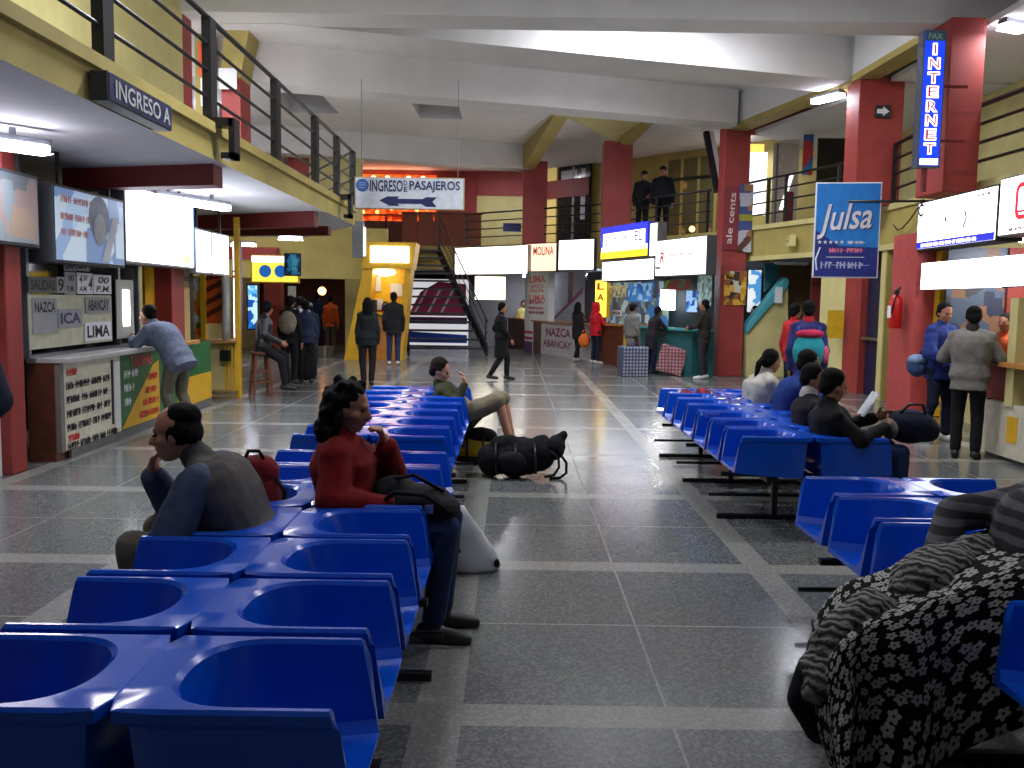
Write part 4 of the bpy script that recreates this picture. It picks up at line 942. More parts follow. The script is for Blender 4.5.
SHOE = mat('dark_shoe', (26,24,24), .5, .2, 10); SNEAK = mat('pale_sneaker', (188,186,180), .6, .1, 10)
def hand(mb, w, d, nrm, side, curl, s, vox):
    d = d.normalized(); nrm = (nrm-d*nrm.dot(d)).normalized(); ac = d.cross(nrm).normalized()*side; fr = max(.0092*s, vox*.8)
    mb.cone(w-d*.02*s, w+d*.03*s, .026*s, .03*s, 10)
    for q in (-.024,-.008,.008,.024): mb.cone(w+d*.02*s+ac*q*.8*s, w+d*.085*s+ac*q*s, .017*s, .0135*s, 8)
    for q, L in ((-.028,.058),(-.0095,.07),(.0095,.076),(.028,.066)):
        p = w+d*.085*s+ac*q*s; a = d
        for k, (f, r) in enumerate(((.5,1.0),(.32,.95),(.24,.85))):
            an = curl*(.55+.35*k); c_, s_ = math.cos(an), math.sin(an); a = (a*c_+nrm*s_).normalized() if k else (d*math.cos(curl*.5)+nrm*math.sin(curl*.5)).normalized()
            e = p+a*L*f*s; mb.cone(p, e, fr*r, fr*r*.92, 7); p = e
    p = w+d*.025*s+ac*.028*s; a = (d*.6+ac*.75+nrm*.25).normalized(); e = p+a*.042*s; mb.cone(p-a*.015*s, e, .0135*s, .011*s, 8)
    mb.cone(e, e+(d*.85+ac*.25+nrm*.45*curl).normalized()*.034*s, .011*s, .009*s, 8)
def ring(c, rt, fw, w, d, n=18, e=.8):
    return [c+rt*(w*math.copysign(abs(math.cos(2*PI*k/n))**e, math.cos(2*PI*k/n)))+fw*(d*math.copysign(abs(math.sin(2*PI*k/n))**e, math.sin(2*PI*k/n))) for k in range(n)]
def person(label, loc, yaw, pose=None, h=1.68, skin=SKIN, hair='short', hairmat=None, top=None, sleeve=None, bottom=None, shoe=SHOE, shorts=False,
           head=(0,0,0), vox=.016, puff=0.0, coat=0.0, skirt=0.0, twist=0.0, curl=.7, cap=None, hood=None, girl=False, slim=1.0, wr=.006, collar=None, rib=None, toes=None, shy=0.0):
    s = h/1.70; p = dict(pose or {}); V = Vector
    g = lambda k, dflt: V(p.get(k, dflt))*s
    P = g('P', (0,0,.93)); N = g('N', (0,-.01,1.42)); ax = (N-P).normalized()
    rt = Matrix.Rotation(twist, 3, 'Z')@V((1,0,0)); shw = (.148 if girl else .165)*s*slim
    nk = V(p.get('nd', (0,.16,.98))).normalized(); Hc = N+nk*.158*s
    Rm = Euler((head[1], head[2], head[0]), 'XYZ').to_matrix()
    fw0 = ax.cross(rt).normalized()
    sh = {'L': N-rt*shw-ax*.075*s, 'R': N+rt*shw-ax*.075*s}
    el, wrp, kn, an, hip = {}, {}, {}, {}, {}
    for S, sg in (('L',-1),('R',1)):
        el[S] = V(p['el'+S])*s if 'el'+S in p else sh[S]+V((sg*.045,-.03,-.285))*s
        wrp[S] = V(p['wr'+S])*s if 'wr'+S in p else el[S]+V((sg*.0,.07,-.24))*s
        hip[S] = P+V((sg*.088,0,-.02))*s
        kn[S] = g('kn'+S, (sg*.098,.02,.50)); an[S] = g('an'+S, (sg*.1,-.02,.085))
    root = thing('person', label, 'person', loc, yaw)
    sd = hash(label) % 97 if False else sum(map(ord, label)) % 97
    # ---- one continuous body
    b = MB(); mid = (P+N)/2+fw0*p.get('bow', 0.0)*s
    spine = lambda t: P.lerp(mid, t*2) if t < .5 else mid.lerp(N, t*2-1)
    def torso(mb, prof, extra=0.0, drop=0.0):
        L = []
        if drop: L.append(ring(P-V((0,0,1))*drop*s if pose is None or 'P' not in p else P-ax*drop*s, rt, fw0, (prof[0][1]+extra+.012)*s*slim, (prof[0][2]+extra+.01)*s))
        for t, w, d in prof: L.append(ring(spine(t), rt, fw0, (w+extra)*s*slim, (d+extra)*s))
        mb.rings(L)
    prof = [(-.12,.135,.10),(.0,.162,.112),(.28,.138,.098),(.55,.158,.112),(.78,.166,.112),(.9,.135,.092),(1.0,.072,.065)]
    if girl: prof = [(-.12,.14,.105),(.0,.165,.118),(.28,.125,.09),(.55,.145,.108),(.72,.148,.122),(.88,.118,.085),(1.0,.062,.06)]
    torso(b, [(t_, w_-.012, d_-.01) for t_, w_, d_ in prof]); b.cone(N-ax*.02*s, Hc-nk*.05*s, .056*s, .052*s)
    H3 = lambda v: Hc+Rm@(V(v)*s)
    def he(mb, c, r): mb.ell(H3(c), [x*s for x in r], Rm, 16, 10)
    he(b, (0,-.008,.03), (.074,.094,.088)); he(b, (0,.018,-.028), (.062,.074,.085)); he(b, (0,.04,-.088), (.04,.042,.032)); he(b, (0,.076,.022), (.046,.02,.013))
    b.cone(H3((0,.09,.005)), H3((0,.108,-.032)), .010*s, .0155*s, 8); he(b, (0,.098,-.036), (.02,.012,.01)); he(b, (0,.083,-.062), (.024,.012,.012))
    for sg in (-1,1): he(b, (sg*.073,-.006,-.012), (.013,.024,.032)); he(b, (sg*.042,.05,-.028), (.024,.03,.028))
    for S, sg in (('L',-1),('R',1)):
        b.cone(sh[S], el[S], (.04 if top else .05)*s, .034*s); b.cone(el[S], wrp[S], .034*s, .027*s)
        d = wrp[S]-el[S]; nr = V(p.get('pn'+S, (-sg*.9,.15,-.1))); hd = V(p['hd'+S]) if 'hd'+S in p else d
        hand(b, wrp[S]+hd.normalized()*.012*s, hd, nr, sg*(-1 if False else 1), p.get('curl'+S, curl), s, vox)
        b.cone(hip[S], kn[S], .082*s, .054*s); b.cone(kn[S], an[S], .054*s, .036*s)
        ft = V((toes or {}).get(S, (sg*.12,1,-.12))).normalized(); b.cone(an[S]-V((0,0,.03))*s-ft*.03*s, an[S]-V((0,0,.045))*s+ft*.15*s, .04*s, .03*s)
    obj('body', solidify(b, 'body', vox, 3), skin, root)
    ed = MB()
    for sg in (-1,1):
        e_ = MB(); he(e_, (sg*.031,.079,.002), (.015,.012,.008)); obj('eye', e_.mesh('eye', True), EYEM, root)
    e_ = MB(); he(e_, (0,.0865,-.064), (.021,.011,.0065)); obj('mouth', e_.mesh('mouth', True), LIPM, root)
    # ---- hair or headwear
    hb = MB(); hm = hairmat or HAIRM; hv = min(vox, .012)
    if hair == 'bald':
        for sg in (-1,1): he(hb, (sg*.062,-.03,-.0), (.024,.062,.05))
        he(hb, (0,-.066,.0), (.07,.045,.07)); he(hb, (0,-.034,.066), (.072,.08,.064))
    elif hair:
        he(hb, (0,-.022,.05), (.082,.094,.082)); he(hb, (0,-.055,-.01), (.074,.056,.075))
        for sg in (-1,1): he(hb, (sg*.066,-.02,.015), (.02,.045,.05))
        if hair == 'long':
            for x, y in ((0,-.075),(-.045,-.06),(.045,-.06)): hb.cone(H3((x,y,.0)), H3((x*1.3,y-.03,-.2)), .06*s, .045*s)
            for sg in (-1,1): hb.cone(H3((sg*.07,-.02,.02)), H3((sg*.078,-.01,-.14)), .03*s, .026*s)
        if hair == 'curly':
            rr = random.Random(sd)
            for k in range(70):
                a = rr.uniform(0, 2*PI); z = rr.uniform(-.17,.12); w = .085+.02*(z < 0)
                x, y = w*math.cos(a), -.03+w*1.05*math.sin(a)
                if y > .03 and z < .07: continue
                he(hb, (x*(1 if z < .06 else .7), y*(1 if z < .06 else .7), z), (.025,.025,.027))
            hb.cone(H3((0,-.07,.0)), H3((0,-.09,-.16)), .08*s, .06*s)
        if hair == 'tail':
            hb.cone(H3((0,-.1,.02)), H3((0,-.15,-.05)), .03*s, .036*s); hb.cone(H3((0,-.15,-.05)), H3((0,-.16,-.22)), .036*s, .018*s)
    if hair: obj('hair', solidify(hb, 'hair', hv, 2, .004, 40, sd), hm, root)
    if cap:
        c_ = MB(); he(c_, (0,-.012,.062), (.088,.104,.075)); he(c_, (0,.1,.048), (.06,.055,.012)); obj('cap', solidify(c_, 'cap', .01, 2), cap, root)
    if hood:
        c_ = MB(); he(c_, (0,-.045,.02), (.105,.105,.125)); c_.cone(H3((0,-.06,-.06)), H3((0,-.05,-.16)), .095*s, .1*s); he(c_, (0,.0,.105), (.085,.085,.035))
        for sg in (-1,1): c_.cone(H3((sg*.088,.02,.06)), H3((sg*.09,.02,-.11)), .025*s, .028*s)
        obj('hood', solidify(c_, 'hood', .012, 3, .005, 9, sd), hood, root)
    # ---- clothing
    if top:
        j = MB(); torso(j, prof[:-1]+[(.98,.075,.066)], .022+puff*.6, .16+coat)
        arms = {}
        for S, sg in (('L',-1),('R',1)):
            a = MB() if sleeve else j; e2 = el[S]; w2 = el[S].lerp(wrp[S], .97)
            a.cone(sh[S]-rt*sg*.02*s, e2, (.06+puff*.75)*s, (.052+puff*.9)*s); a.cone(e2, w2, (.051+puff*.9)*s, (.04+puff*.5)*s); arms[S] = a
            if not sleeve: j.cone(N-ax*.005*s-rt*0, sh[S]+ax*.012*s, .058*s, (.056+puff*.7)*s)
        if sleeve:
            for S, sg in (('L',-1),('R',1)): j.cone(N-ax*.005*s, sh[S]-rt*sg*.02*s, .06*s, .062*s)
        j.cone(N-ax*.03*s, N+nk*.035*s, .078*s, .068*s)
        obj('jacket', solidify(j, 'jacket', vox, 3 if vox > .0125 else (10 if vox < .01 else 6), wr, 9, sd), top, root)
        if sleeve:
            for S in 'LR': obj('sleeve', solidify(arms[S], 'sleeve', vox, 6, wr, 9, sd), sleeve, root)
        if collar:
            k = MB(); k.cone(N+nk*.01*s, N+nk*.045*s, .076*s, .073*s); obj('collar', solidify(k, 'collar', vox, 2), collar, root)
    if bottom:
        t = MB(); t.rings([ring(P+ax*.12*s, rt, fw0, .158*s*slim, .112*s), ring(P, rt, fw0, .178*s*slim, .126*s), ring(P-ax*.1*s, rt, fw0, .165*s*slim, .118*s)])
        for S, sg in (('L',-1),('R',1)):
            if skirt:
                q = kn[S].lerp(an[S], skirt); t.cone(hip[S], kn[S], .105*s, .11*s); t.cone(kn[S], q, .11*s, .12*s)
            elif shorts:
                t.cone(hip[S], kn[S].lerp(hip[S], .05), .102*s, .088*s)
            else:
                t.cone(hip[S], kn[S], .098*s, .071*s); t.cone(kn[S], an[S].lerp(kn[S], .06), .071*s, .056*s)
        if skirt: t.cone((kn['L']+kn['R'])/2, (an['L'].lerp(kn['L'], 1-skirt)+an['R'].lerp(kn['R'], 1-skirt))/2, .12*s, .13*s)
        obj('skirt' if skirt else ('shorts' if shorts else 'trousers'), solidify(t, 'trousers', vox, 3, wr, 8, sd+5), bottom, root)
    for S, sg in (('L',-1),('R',1)):
        ft = V((toes or {}).get(S, (sg*.12,1,-.12))).normalized(); q = MB()
        q.cone(an[S]-V((0,0,.036))*s-ft*.04*s, an[S]-V((0,0,.046))*s+ft*.16*s, .047*s, .038*s, 12); q.cone(an[S]-V((0,0,.03))*s, an[S]-V((0,0,.0))*s, .047*s, .046*s)
        obj('shoe', solidify(q, 'shoe', min(vox,.014), 2), shoe, root)
    root['_s'] = s
    del root['_s']
    return root
def R(d): return math.radians(d)
K = fabric
BLKC = K('black_cloth', (20,20,24)); NAVC = K('navy_cloth_dark', (22,28,48)); JEAN = K('blue_denim', (34,48,84)); CHAR = K('charcoal_cloth', (38,40,44))

def striped():
    M = bpy.data.materials.new('grey_striped_knit'); M.use_nodes = True; nt = M.node_tree; N_ = nt.nodes; b = N_['Principled BSDF']
    tc = N_.new('ShaderNodeTexCoord'); w = N_.new('ShaderNodeTexWave'); w.bands_direction = 'Z'; w.inputs['Scale'].default_value = 5.5; w.inputs['Distortion'].default_value = 1.2
    rp = N_.new('ShaderNodeValToRGB'); rp.color_ramp.elements[0].color = col(24,24,28); rp.color_ramp.elements[1].color = col(74,74,80); rp.color_ramp.elements[0].position = .45; rp.color_ramp.elements[1].position = .6
    nt.links.new(tc.outputs['Object'], w.inputs['Vector']); nt.links.new(w.outputs['Fac'], rp.inputs['Fac']); nt.links.new(rp.outputs['Color'], b.inputs['Base Color']); b.inputs['Roughness'].default_value = .9
    return M
# --- seated travellers near the camera
SITP = dict(P=(0,.02,.545), knL=(-.11,.46,.57), knR=(.11,.46,.57), anL=(-.11,.43,.085), anR=(.12,.46,.085))
person('balding seated man in grey and slate jacket resting chin on hand', (-1.1,3.80,0), R(90),
       dict(P=(0,0,.545), N=(0,.225,.945), nd=(0,.62,.72), bow=-.005, knL=(-.13,.47,.60), knR=(.15,.47,.61), anL=(-.13,.40,.085), anR=(.14,.42,.085),
            elR=(.17,.40,.69), wrR=(.055,.455,.865), hdR=(-.03,-.02,.1), pnR=(0,-1,.2), elL=(-.24,.27,.68), wrL=(.0,.36,.665), hdL=(.1,.02,-.03), pnL=(0,-.2,-1), curlR=1.5),
       h=1.70, hair='bald', top=K('brown_grey_jacket', (82,78,76)), sleeve=K('slate_jacket', (70,80,102)), bottom=K('khaki_grey_trousers', (112,106,94)),
       head=(R(4),R(-6),0), vox=.0085, skin=SKIN2, puff=.034, slim=1.08)
person('seated woman with curly black hair and red fleece, hand at mouth', (-.80,4.32,0), R(-90),
       dict(P=(0,.02,.545), N=(0,-.03,.985), nd=(0,.3,.95), knL=(-.10,.50,.575), knR=(.11,.50,.57), anL=(-.09,.47,.085), anR=(.11,.44,.085),
            elL=(-.22,.2,.75), wrL=(-.06,.19,.935), hdL=(.03,-.03,.1), pnL=(.3,-1,.1), elR=(.25,-.02,.72), wrR=(.13,.24,.67), hdR=(-.04,.1,-.02), pnR=(0,-.1,-1), curlL=2.0, curlR=.5),
       h=1.68, hair='curly', top=K('red_fleece', (116,16,18)), bottom=JEAN, head=(R(-10),R(-10),0), vox=.0085, girl=True, puff=.034)
person('reclining man in olive shirt and khaki shorts on the blue bench', (-.60,9.03,0), R(-90),
       dict(P=(0,.12,.50), N=(0,-.13,.755), nd=(0,.05,1), bow=-.03, knL=(-.13,.50,.63), knR=(.12,.46,.635), anL=(-.14,.62,.085), anR=(.14,.62,.085),
            elR=(.26,.06,.63), wrR=(.20,.13,.79), hdR=(-.02,-.01,.1), curlR=1.9, pnR=(0,-1,.2), elL=(-.26,-.02,.60), wrL=(-.16,.2,.56)),
       h=1.74, hair='short', hairmat=mat('dark_brown_hair', (36,26,19), .75, .3, 60, spec=.12), top=K('olive_shirt', (58,60,38)), bottom=K('khaki_shorts', (128,120,98)), shorts=True, skin=mat('skin_fair', (196,142,112), .55, .08, 20), shoe=SHOE, head=(R(-8),R(-18),0), vox=.011)
person('seated man in dark striped jacket under the floral blanket', (2.02,3.20,0), R(90),
       dict(P=(0,.16,.53), N=(0,.05,.985), nd=(0,.0,1), knL=(-.14,.66,.50), knR=(.12,.67,.51), anL=(-.14,.66,.085), anR=(.12,.68,.085),
            elL=(-.26,.22,.78), wrL=(-.1,.42,.57), elR=(.27,.28,.84), wrR=(.08,.46,.64)),
       h=1.70, top=striped(), bottom=BLKC, vox=.011, puff=.02)
# --- row on the far bench
person('seated man in black jacket reading an open newspaper', (2.40,6.66,0), R(-90),
       dict(SITP, N=(0,-.05,.90), nd=(0,.25,.97), elL=(-.25,.12,.70), wrL=(-.14,.36,.80), elR=(.25,.12,.68), wrR=(.08,.36,.76), pnL=(.9,0,0), pnR=(-.9,0,0)),
       h=1.70, top=BLKC, bottom=JEAN, head=(R(6),R(-14),0), vox=.011, puff=.01)
person('seated man with white hood on dark jacket next to the reader', (2.40,7.20,0), R(-90),
       dict(SITP, N=(0,-.02,.93), nd=(0,.25,.97), elL=(-.24,.1,.7), wrL=(-.1,.34,.66), elR=(.24,.1,.7), wrR=(.1,.34,.66)),
       h=1.66, top=K('dark_grey_jacket', (34,32,36)), bottom=BLKC, collar=K('white_hood', (186,182,178)), head=(R(-20),R(-10),0), vox=.012)
person('seated man in royal blue jacket leaning forward beyond the reader', (2.48,8.22,0), R(-90),
       dict(SITP, N=(0,.16,.97), nd=(0,.45,.9), bow=-.03, elL=(-.22,.36,.72), wrL=(-.08,.52,.66), elR=(.22,.36,.72), wrR=(.08,.52,.66)),
       h=1.70, top=K('royal_blue_jacket', (26,50,112)), bottom=BLKC, head=(0,R(-12),0), vox=.012, puff=.015)
person('seated woman with ponytail and cream hooded top', (2.42,9.02,0), R(-78),
       dict(SITP, N=(0,.14,.97), nd=(0,.4,.9), bow=-.03, elL=(-.22,.36,.74), wrL=(-.08,.46,.86), elR=(.22,.34,.72), wrR=(.1,.5,.68)),
       h=1.64, hair='tail', top=K('cream_fleece', (176,172,162)), bottom=NAVC, head=(R(10),R(-10),0), vox=.012, girl=True, puff=.028)
# --- people standing by the telephone booth
person('standing man in blue quilted coat at the telephone booth', (5.22,10.95,0), R(205),
       dict(elL=(-.27,.12,1.08), wrL=(-.1,.34,1.1), elR=(.28,.06,1.08), wrR=(.14,.32,1.04), knL=(-.1,.04,.5), anL=(-.13,.02,.085), knR=(.12,.02,.5), anR=(.16,-.1,.085)),
       h=1.70, top=K('blue_quilted_coat', (34,48,110), .25, 18), bottom=NAVC, shoe=SNEAK, head=(R(-14),R(-14),0), vox=.011, puff=.035, wr=.014)
person('standing man in grey jacket seen from behind at the telephone booth', (4.97,9.75,0), R(-32),
       dict(elL=(-.29,.05,1.12), wrL=(-.14,.3,1.12), elR=(.29,.05,1.12), wrR=(.14,.3,1.1), nd=(0,.22,.97)),
       h=1.66, top=K('grey_zip_jacket', (118,114,108)), bottom=BLKC, collar=K('dark_collar', (40,40,42)), head=(R(14),R(-12),0), vox=.011, puff=.022, slim=1.1)
person('clerk in orange top behind the telephone counter', (5.98,10.95,0), R(120), h=1.58, top=K('orange_top', (190,84,44)), bottom=BLKC, vox=.018)
# --- at the left hand counter and the passage
person('man in blue grey shirt leaning on the ticket counter', (-4.02,10.75,0), R(72),
       dict(P=(0,-.02,.90), N=(0,.30,1.28), nd=(0,.62,.75), bow=-.03, elL=(-.2,.42,1.06), wrL=(-.05,.60,1.11), elR=(.2,.42,1.06), wrR=(.06,.62,1.11), knL=(-.1,.08,.48), knR=(.1,.02,.48), anL=(-.1,-.02,.085), anR=(.12,-.14,.085)),
       h=1.70, top=K('blue_grey_shirt', (104,112,132)), bottom=K('taupe_trousers', (98,92,80)), head=(R(10),R(-4),0), vox=.012, puff=.026, slim=1.06)
person('young man in black leather jacket on a wooden stool', (-4.14,14.9,0), R(-75),
       dict(P=(0,0,.84), N=(0,.04,1.32), nd=(0,.3,.95), knL=(-.13,.36,.66), knR=(.14,.3,.62), anL=(-.15,.42,.2), anR=(.18,.36,.2), elL=(-.25,.05,1.04), wrL=(-.12,.3,.9), elR=(.26,.03,1.04), wrR=(.12,.28,.9)),
       h=1.68, top=mat('black_leather', (26,28,34), .35, .3, 12, bump=.1), bottom=BLKC, head=(R(60),R(-8),0), vox=.013, puff=.012)
person('traveller in black with a beige backpack', (-4.22,17.0,0), R(-12), dict(P=(0,0,.93), N=(0,.05,1.41)), h=1.68, top=BLKC, bottom=BLKC, vox=.015)
person('woman in navy fleece and long black skirt by the backpack wearer', (-3.98,17.35,0), R(20), dict(N=(0,.06,1.38), nd=(0,.35,.93)), h=1.64, hair='short', top=K('navy_fleece', (34,42,66)), bottom=BLKC, skirt=.8, vox=.015, girl=True)
person('person in pale grey coat standing beyond the backpack wearer', (-4.62,19.6,0), R(10), h=1.66, top=K('pale_grey_coat', (126,128,136)), bottom=CHAR, vox=.018)
person('traveller in dark jacket with grey cap in the passage', (-4.9,22.0,0), R(30), dict(P=(0,0,.86), N=(0,.16,1.3), nd=(0,.5,.85)), h=1.64, top=NAVC, bottom=CHAR, cap=K('grey_cap', (130,124,116)), vox=.018)
person('person in orange jacket walking down the passage', (-5.5,27.2,0), R(0), h=1.70, top=K('bright_orange_jacket', (216,96,46)), bottom=K('grey_brown_trousers', (80,76,70)), vox=.02)
person('man in dark blue coat deep in the passage', (-6.0,27.6,0), R(0), h=1.78, top=K('dark_blue_coat', (26,40,70)), bottom=NAVC, vox=.02, coat=.2)
person('person in black beside the yellow booth edge', (-4.25,28.3,0), R(10), h=1.7, top=BLKC, bottom=BLKC, vox=.02)
person('passer-by in navy coat cut off by the picture edge', (-2.90,4.66,0), R(180), dict(elL=(-.27,.06,1.12), wrL=(-.22,.28,.98)), h=1.66, top=K('navy_coat', (20,24,44)), bottom=NAVC, vox=.014, puff=.02, coat=.1)
# --- around the yellow booth and stairs
person('standing woman in dark jacket near the yellow booth', (-2.74,17.0,0), R(10), dict(anL=(-.07,-.02,.085), anR=(.07,0,.085)), h=1.66, hair='long', top=K('dark_green_black_jacket', (30,36,38)), bottom=K('brown_black_trousers', (36,28,28)), vox=.014, girl=True, puff=.008)
person('tall man in black jacket and jeans facing the yellow booth', (-2.95,22.3,0), R(5), h=1.80, top=K('black_jacket', (28,28,30)), bottom=JEAN, shoe=SNEAK, vox=.017, puff=.02, coat=.05)
person('woman in red top sitting inside the yellow booth', (-3.5,24.75,0), R(190), h=1.55, hair='long', top=K('red_top', (170,36,40)), bottom=BLKC, vox=.018, girl=True)
person('woman in long black coat walking across the hall', (-.24,18.5,0), R(-75),
       dict(knL=(-.07,.16,.5), anL=(-.07,.16,.09), knR=(.07,-.02,.5), anR=(.07,-.26,.12), elL=(-.22,-.1,1.12), wrL=(-.2,.06,.92), elR=(.22,.02,1.1), wrR=(.19,.16,.9), nd=(0,.25,.97)),
       h=1.60, hair='short', top=K('long_black_coat', (18,18,22)), bottom=BLKC, vox=.013, girl=True, coat=.28, head=(R(-8),R(-10),0))
# --- along the diagonal booths
person('dark-coated woman carrying an orange bag at the white front', (1.78,24.7,0), R(-40), dict(knL=(-.08,.1,.5), anL=(-.08,.14,.09), knR=(.08,-.04,.5), anR=(.08,-.22,.1), elL=(-.22,.12,1.1), wrL=(-.12,.34,1.16)), h=1.62, hair='long', top=K('dark_coat', (24,22,26)), bottom=BLKC, shoe=SNEAK, vox=.016, girl=True, coat=.12)
person('shopper in red hooded jacket and yellow hem at the brown counter', (2.2,23.9,0), R(-60), dict(elL=(-.22,.15,1.1), wrL=(-.1,.36,1.06), elR=(.22,.15,1.1), wrR=(.1,.36,1.06)), h=1.62, top=K('crimson_jacket', (176,24,34)), bottom=NAVC, hood=K('crimson_jacket', (176,24,34)), shoe=SNEAK, vox=.016, girl=True, puff=.02)
person('capped man in grey coat by the checked bag', (2.78,20.95,0), R(-50), h=1.62, top=K('mottled_grey_coat', (104,102,98)), bottom=CHAR, cap=K('black_cap', (22,22,26)), vox=.015, coat=.1)
person('woman in dark poncho leaning at the teal counter', (3.2,20.75,0), R(-62), dict(N=(0,.12,1.38), nd=(0,.4,.9), elL=(-.22,.25,1.12), wrL=(-.1,.42,1.08), elR=(.22,.25,1.12), wrR=(.1,.42,1.08)), h=1.60, top=K('brown_black_poncho', (34,28,32)), bottom=NAVC, vox=.015, girl=True, coat=.2)
person('tall man in dark jacket beside the red column', (4.15,19.55,0), R(60), dict(elL=(-.22,.1,1.12), wrL=(-.1,.3,1.08)), h=1.72, top=K('brown_black_jacket', (40,36,32)), bottom=K('grey_black_trousers', (42,42,46)), shoe=SNEAK, vox=.014)
person('clerk in blue behind the teal counter', (4.45,21.9,0), R(110), h=1.56, top=K('clerk_blue', (40,70,130)), bottom=BLKC, vox=.018)
person('clerk in pale yellow behind the small brown counter', (.34,31.5,0), R(190), h=1.62, top=K('pale_yellow_top', (206,196,130)), bottom=BLKC, vox=.02)
person('person in dark top seen past the red column', (6.0,22.4,0), R(90), h=1.60, top=NAVC, bottom=BLKC, vox=.02)
person('standing youth in red jacket by the alcove', (4.40,14.1,0), R(-60), h=1.66, top=K('scarlet_jacket', (160,28,34)), bottom=BLKC, vox=.015)
person('standing traveller in red and blue jacket wearing a turquoise backpack', (3.80,11.6,0), R(-15), h=1.70, top=K('red_blue_jacket', (44,46,96), .6, 5), collar=K('red_collar', (160,36,44)), bottom=BLKC, vox=.013, puff=.015)
# --- guards on the far balcony
person('uniformed guard in black leaning toward his colleague upstairs', (3.42,24.5,3.36), R(190), dict(N=(0,.1,1.4), elL=(-.22,.15,1.15), wrL=(-.1,.3,1.06)), h=1.78, top=BLKC, bottom=BLKC, cap=BLKC, vox=.018, slim=1.2)
person('second uniformed guard in black upstairs by the railing', (3.88,24.0,3.36), R(160), h=1.84, slim=1.25, top=K('guard_black', (16,18,24)), bottom=BLKC, cap=BLKC, vox=.018, puff=.015)
# ================================================================= BAGS, STOOLS, BLANKET
def blob(root, name, ells, mt, vox=.012, cones=(), boxes=(), wr=.008, fr=8, sm=4, seed=1):
    b = MB()
    for c, r in ells: b.ell(c, r)
    for c in cones: b.cone(*c)
    for lo, hi in boxes: b.box(lo, hi)
    return obj(name, solidify(b, name, vox, sm, wr, fr, seed), mt, root)
def strap(root, name, pts, r, mt):
    b = MB(); b.tube(pts, r, 6); return obj(name, b.mesh(name, True), mt, root)
# red rucksack on a seat
t = thing('rucksack', 'dark red rucksack on the seat behind the chin-resting man', 'bag', (-1.24,4.30,.42))
blob(t, 'sack', [((0,0,.2),(.15,.12,.2)), ((0,.02,.38),(.12,.1,.09))], K('dark_red_nylon', (112,24,30)), .01)
blob(t, 'front_pocket', [((.0,-.1,.14),(.11,.05,.11))], K('maroon_nylon', (70,18,24)), .01)
strap(t, 'strap', [(.1,.0,.36), (.16,-.06,.3), (.15,-.06,.12), (.1,0,.02)], .012, BLKC); strap(t, 'handle', [(-.04,-.02,.45), (-.02,-.03,.49), (.03,-.03,.49), (.05,-.02,.45)], .009, BLKC)
# black bag on the woman's lap
t = thing('handbag', 'black soft bag with straps on the lap of the woman in red', 'bag', (-.46,4.28,.60))
blob(t, 'sack', [((0,0,.07),(.2,.15,.09)), ((-.1,.03,.11),(.12,.12,.08)), ((.13,-.02,.05),(.1,.12,.07))], K('black_nylon', (24,24,28)), .01)
strap(t, 'strap', [(-.16,-.12,.08), (-.08,-.16,.15), (.06,-.16,.14), (.18,-.13,.05)], .012, BLKC); strap(t, 'strap', [(-.1,.0,.18), (.0,-.06,.215), (.14,-.03,.13)], .01, BLKC)
b = MB(); b.box((.06,-.155,.05), (.1,-.14,.09)); obj('buckle', b, CHROME, t)
# carrier bag
t = thing('carrier_bag', 'white plastic carrier bag standing by the feet of the woman in red', 'bag', (-.24,5.38,0))
cb = MB(); loops = []
rr = random.Random(3)
for k, (z, w, d) in enumerate([(0.004,.17,.08), (.03,.19,.1), (.13,.18,.09), (.24,.15,.07), (.34,.11,.04), (.4,.09,.02)]):
    loops.append([Vector((w*math.cos(a)*(1+.06*math.sin(5*a+k)) - .32*z, d*math.sin(a)*(1+.1*math.cos(4*a+k)), z)) for a in [2*PI*i/28 for i in range(28)]])
cb.rings(loops); obj('sack', cb.mesh('sack', True), mat('white_plastic', (196,198,204), .35, .15, 6, bump=.2), t)
strap(t, 'handle', [(-.2,0,.38), (-.19,-.01,.45), (-.12,-.01,.45), (-.08,0,.38)], .01, mat('white_plastic', (196,198,204), .35))
b = MB(); b.ell((.165,-.05,.06), (.018,.015,.028)); obj('dark_knot', b.mesh('knot', True), BLKC, t)
# trekking packs on the floor
t = thing('trekking_backpack', 'large black trekking backpack lying on the hall floor', 'bag', (.06,8.35,0))
blob(t, 'sack', [((0,0,.19),(.34,.19,.185)), ((-.24,.0,.16),(.14,.17,.155)), ((.22,.0,.22),(.13,.16,.18)), ((-.1,-.02,.3),(.16,.12,.1))], K('black_pack_nylon', (18,18,22)), .014, wr=.014)
blob(t, 'top_lid', [((.36,0,.28),(.09,.13,.12))], K('black_pack_nylon', (18,18,22)), .014, cones=[((.34,0,.3),(.43,.0,.40),.075,.045)])
blob(t, 'side_pocket', [((-.05,-.17,.17),(.14,.06,.1))], K('dark_pocket', (28,28,34)), .014)
for k in range(3): strap(t, 'strap', [(-.2+.18*k,-.12,.33), (-.2+.18*k,-.2,.22), (-.19+.18*k,-.18,.06)], .012, BLK)
strap(t, 'shoulder_strap', [(.30,-.14,.27), (.38,-.15,.2), (.385,-.16,.12), (.34,-.17,.05), (.25,-.17,.03)], .013, BLKC); strap(t, 'shoulder_strap', [(.40,.0,.22), (.46,-.03,.14), (.46,-.06,.05), (.40,-.1,.012), (.30,-.14,.012)], .013, BLKC)
t = thing('trekking_backpack', 'smaller yellow and black backpack beside the black trekking pack', 'bag', (-.36,9.05,0))
blob(t, 'sack', [((0,0,.15),(.2,.15,.145))], K('yellow_nylon', (176,150,34)), .014)
blob(t, 'top_lid', [((.05,0,.28),(.17,.14,.08))], K('black_pack_nylon', (18,18,22)), .014)
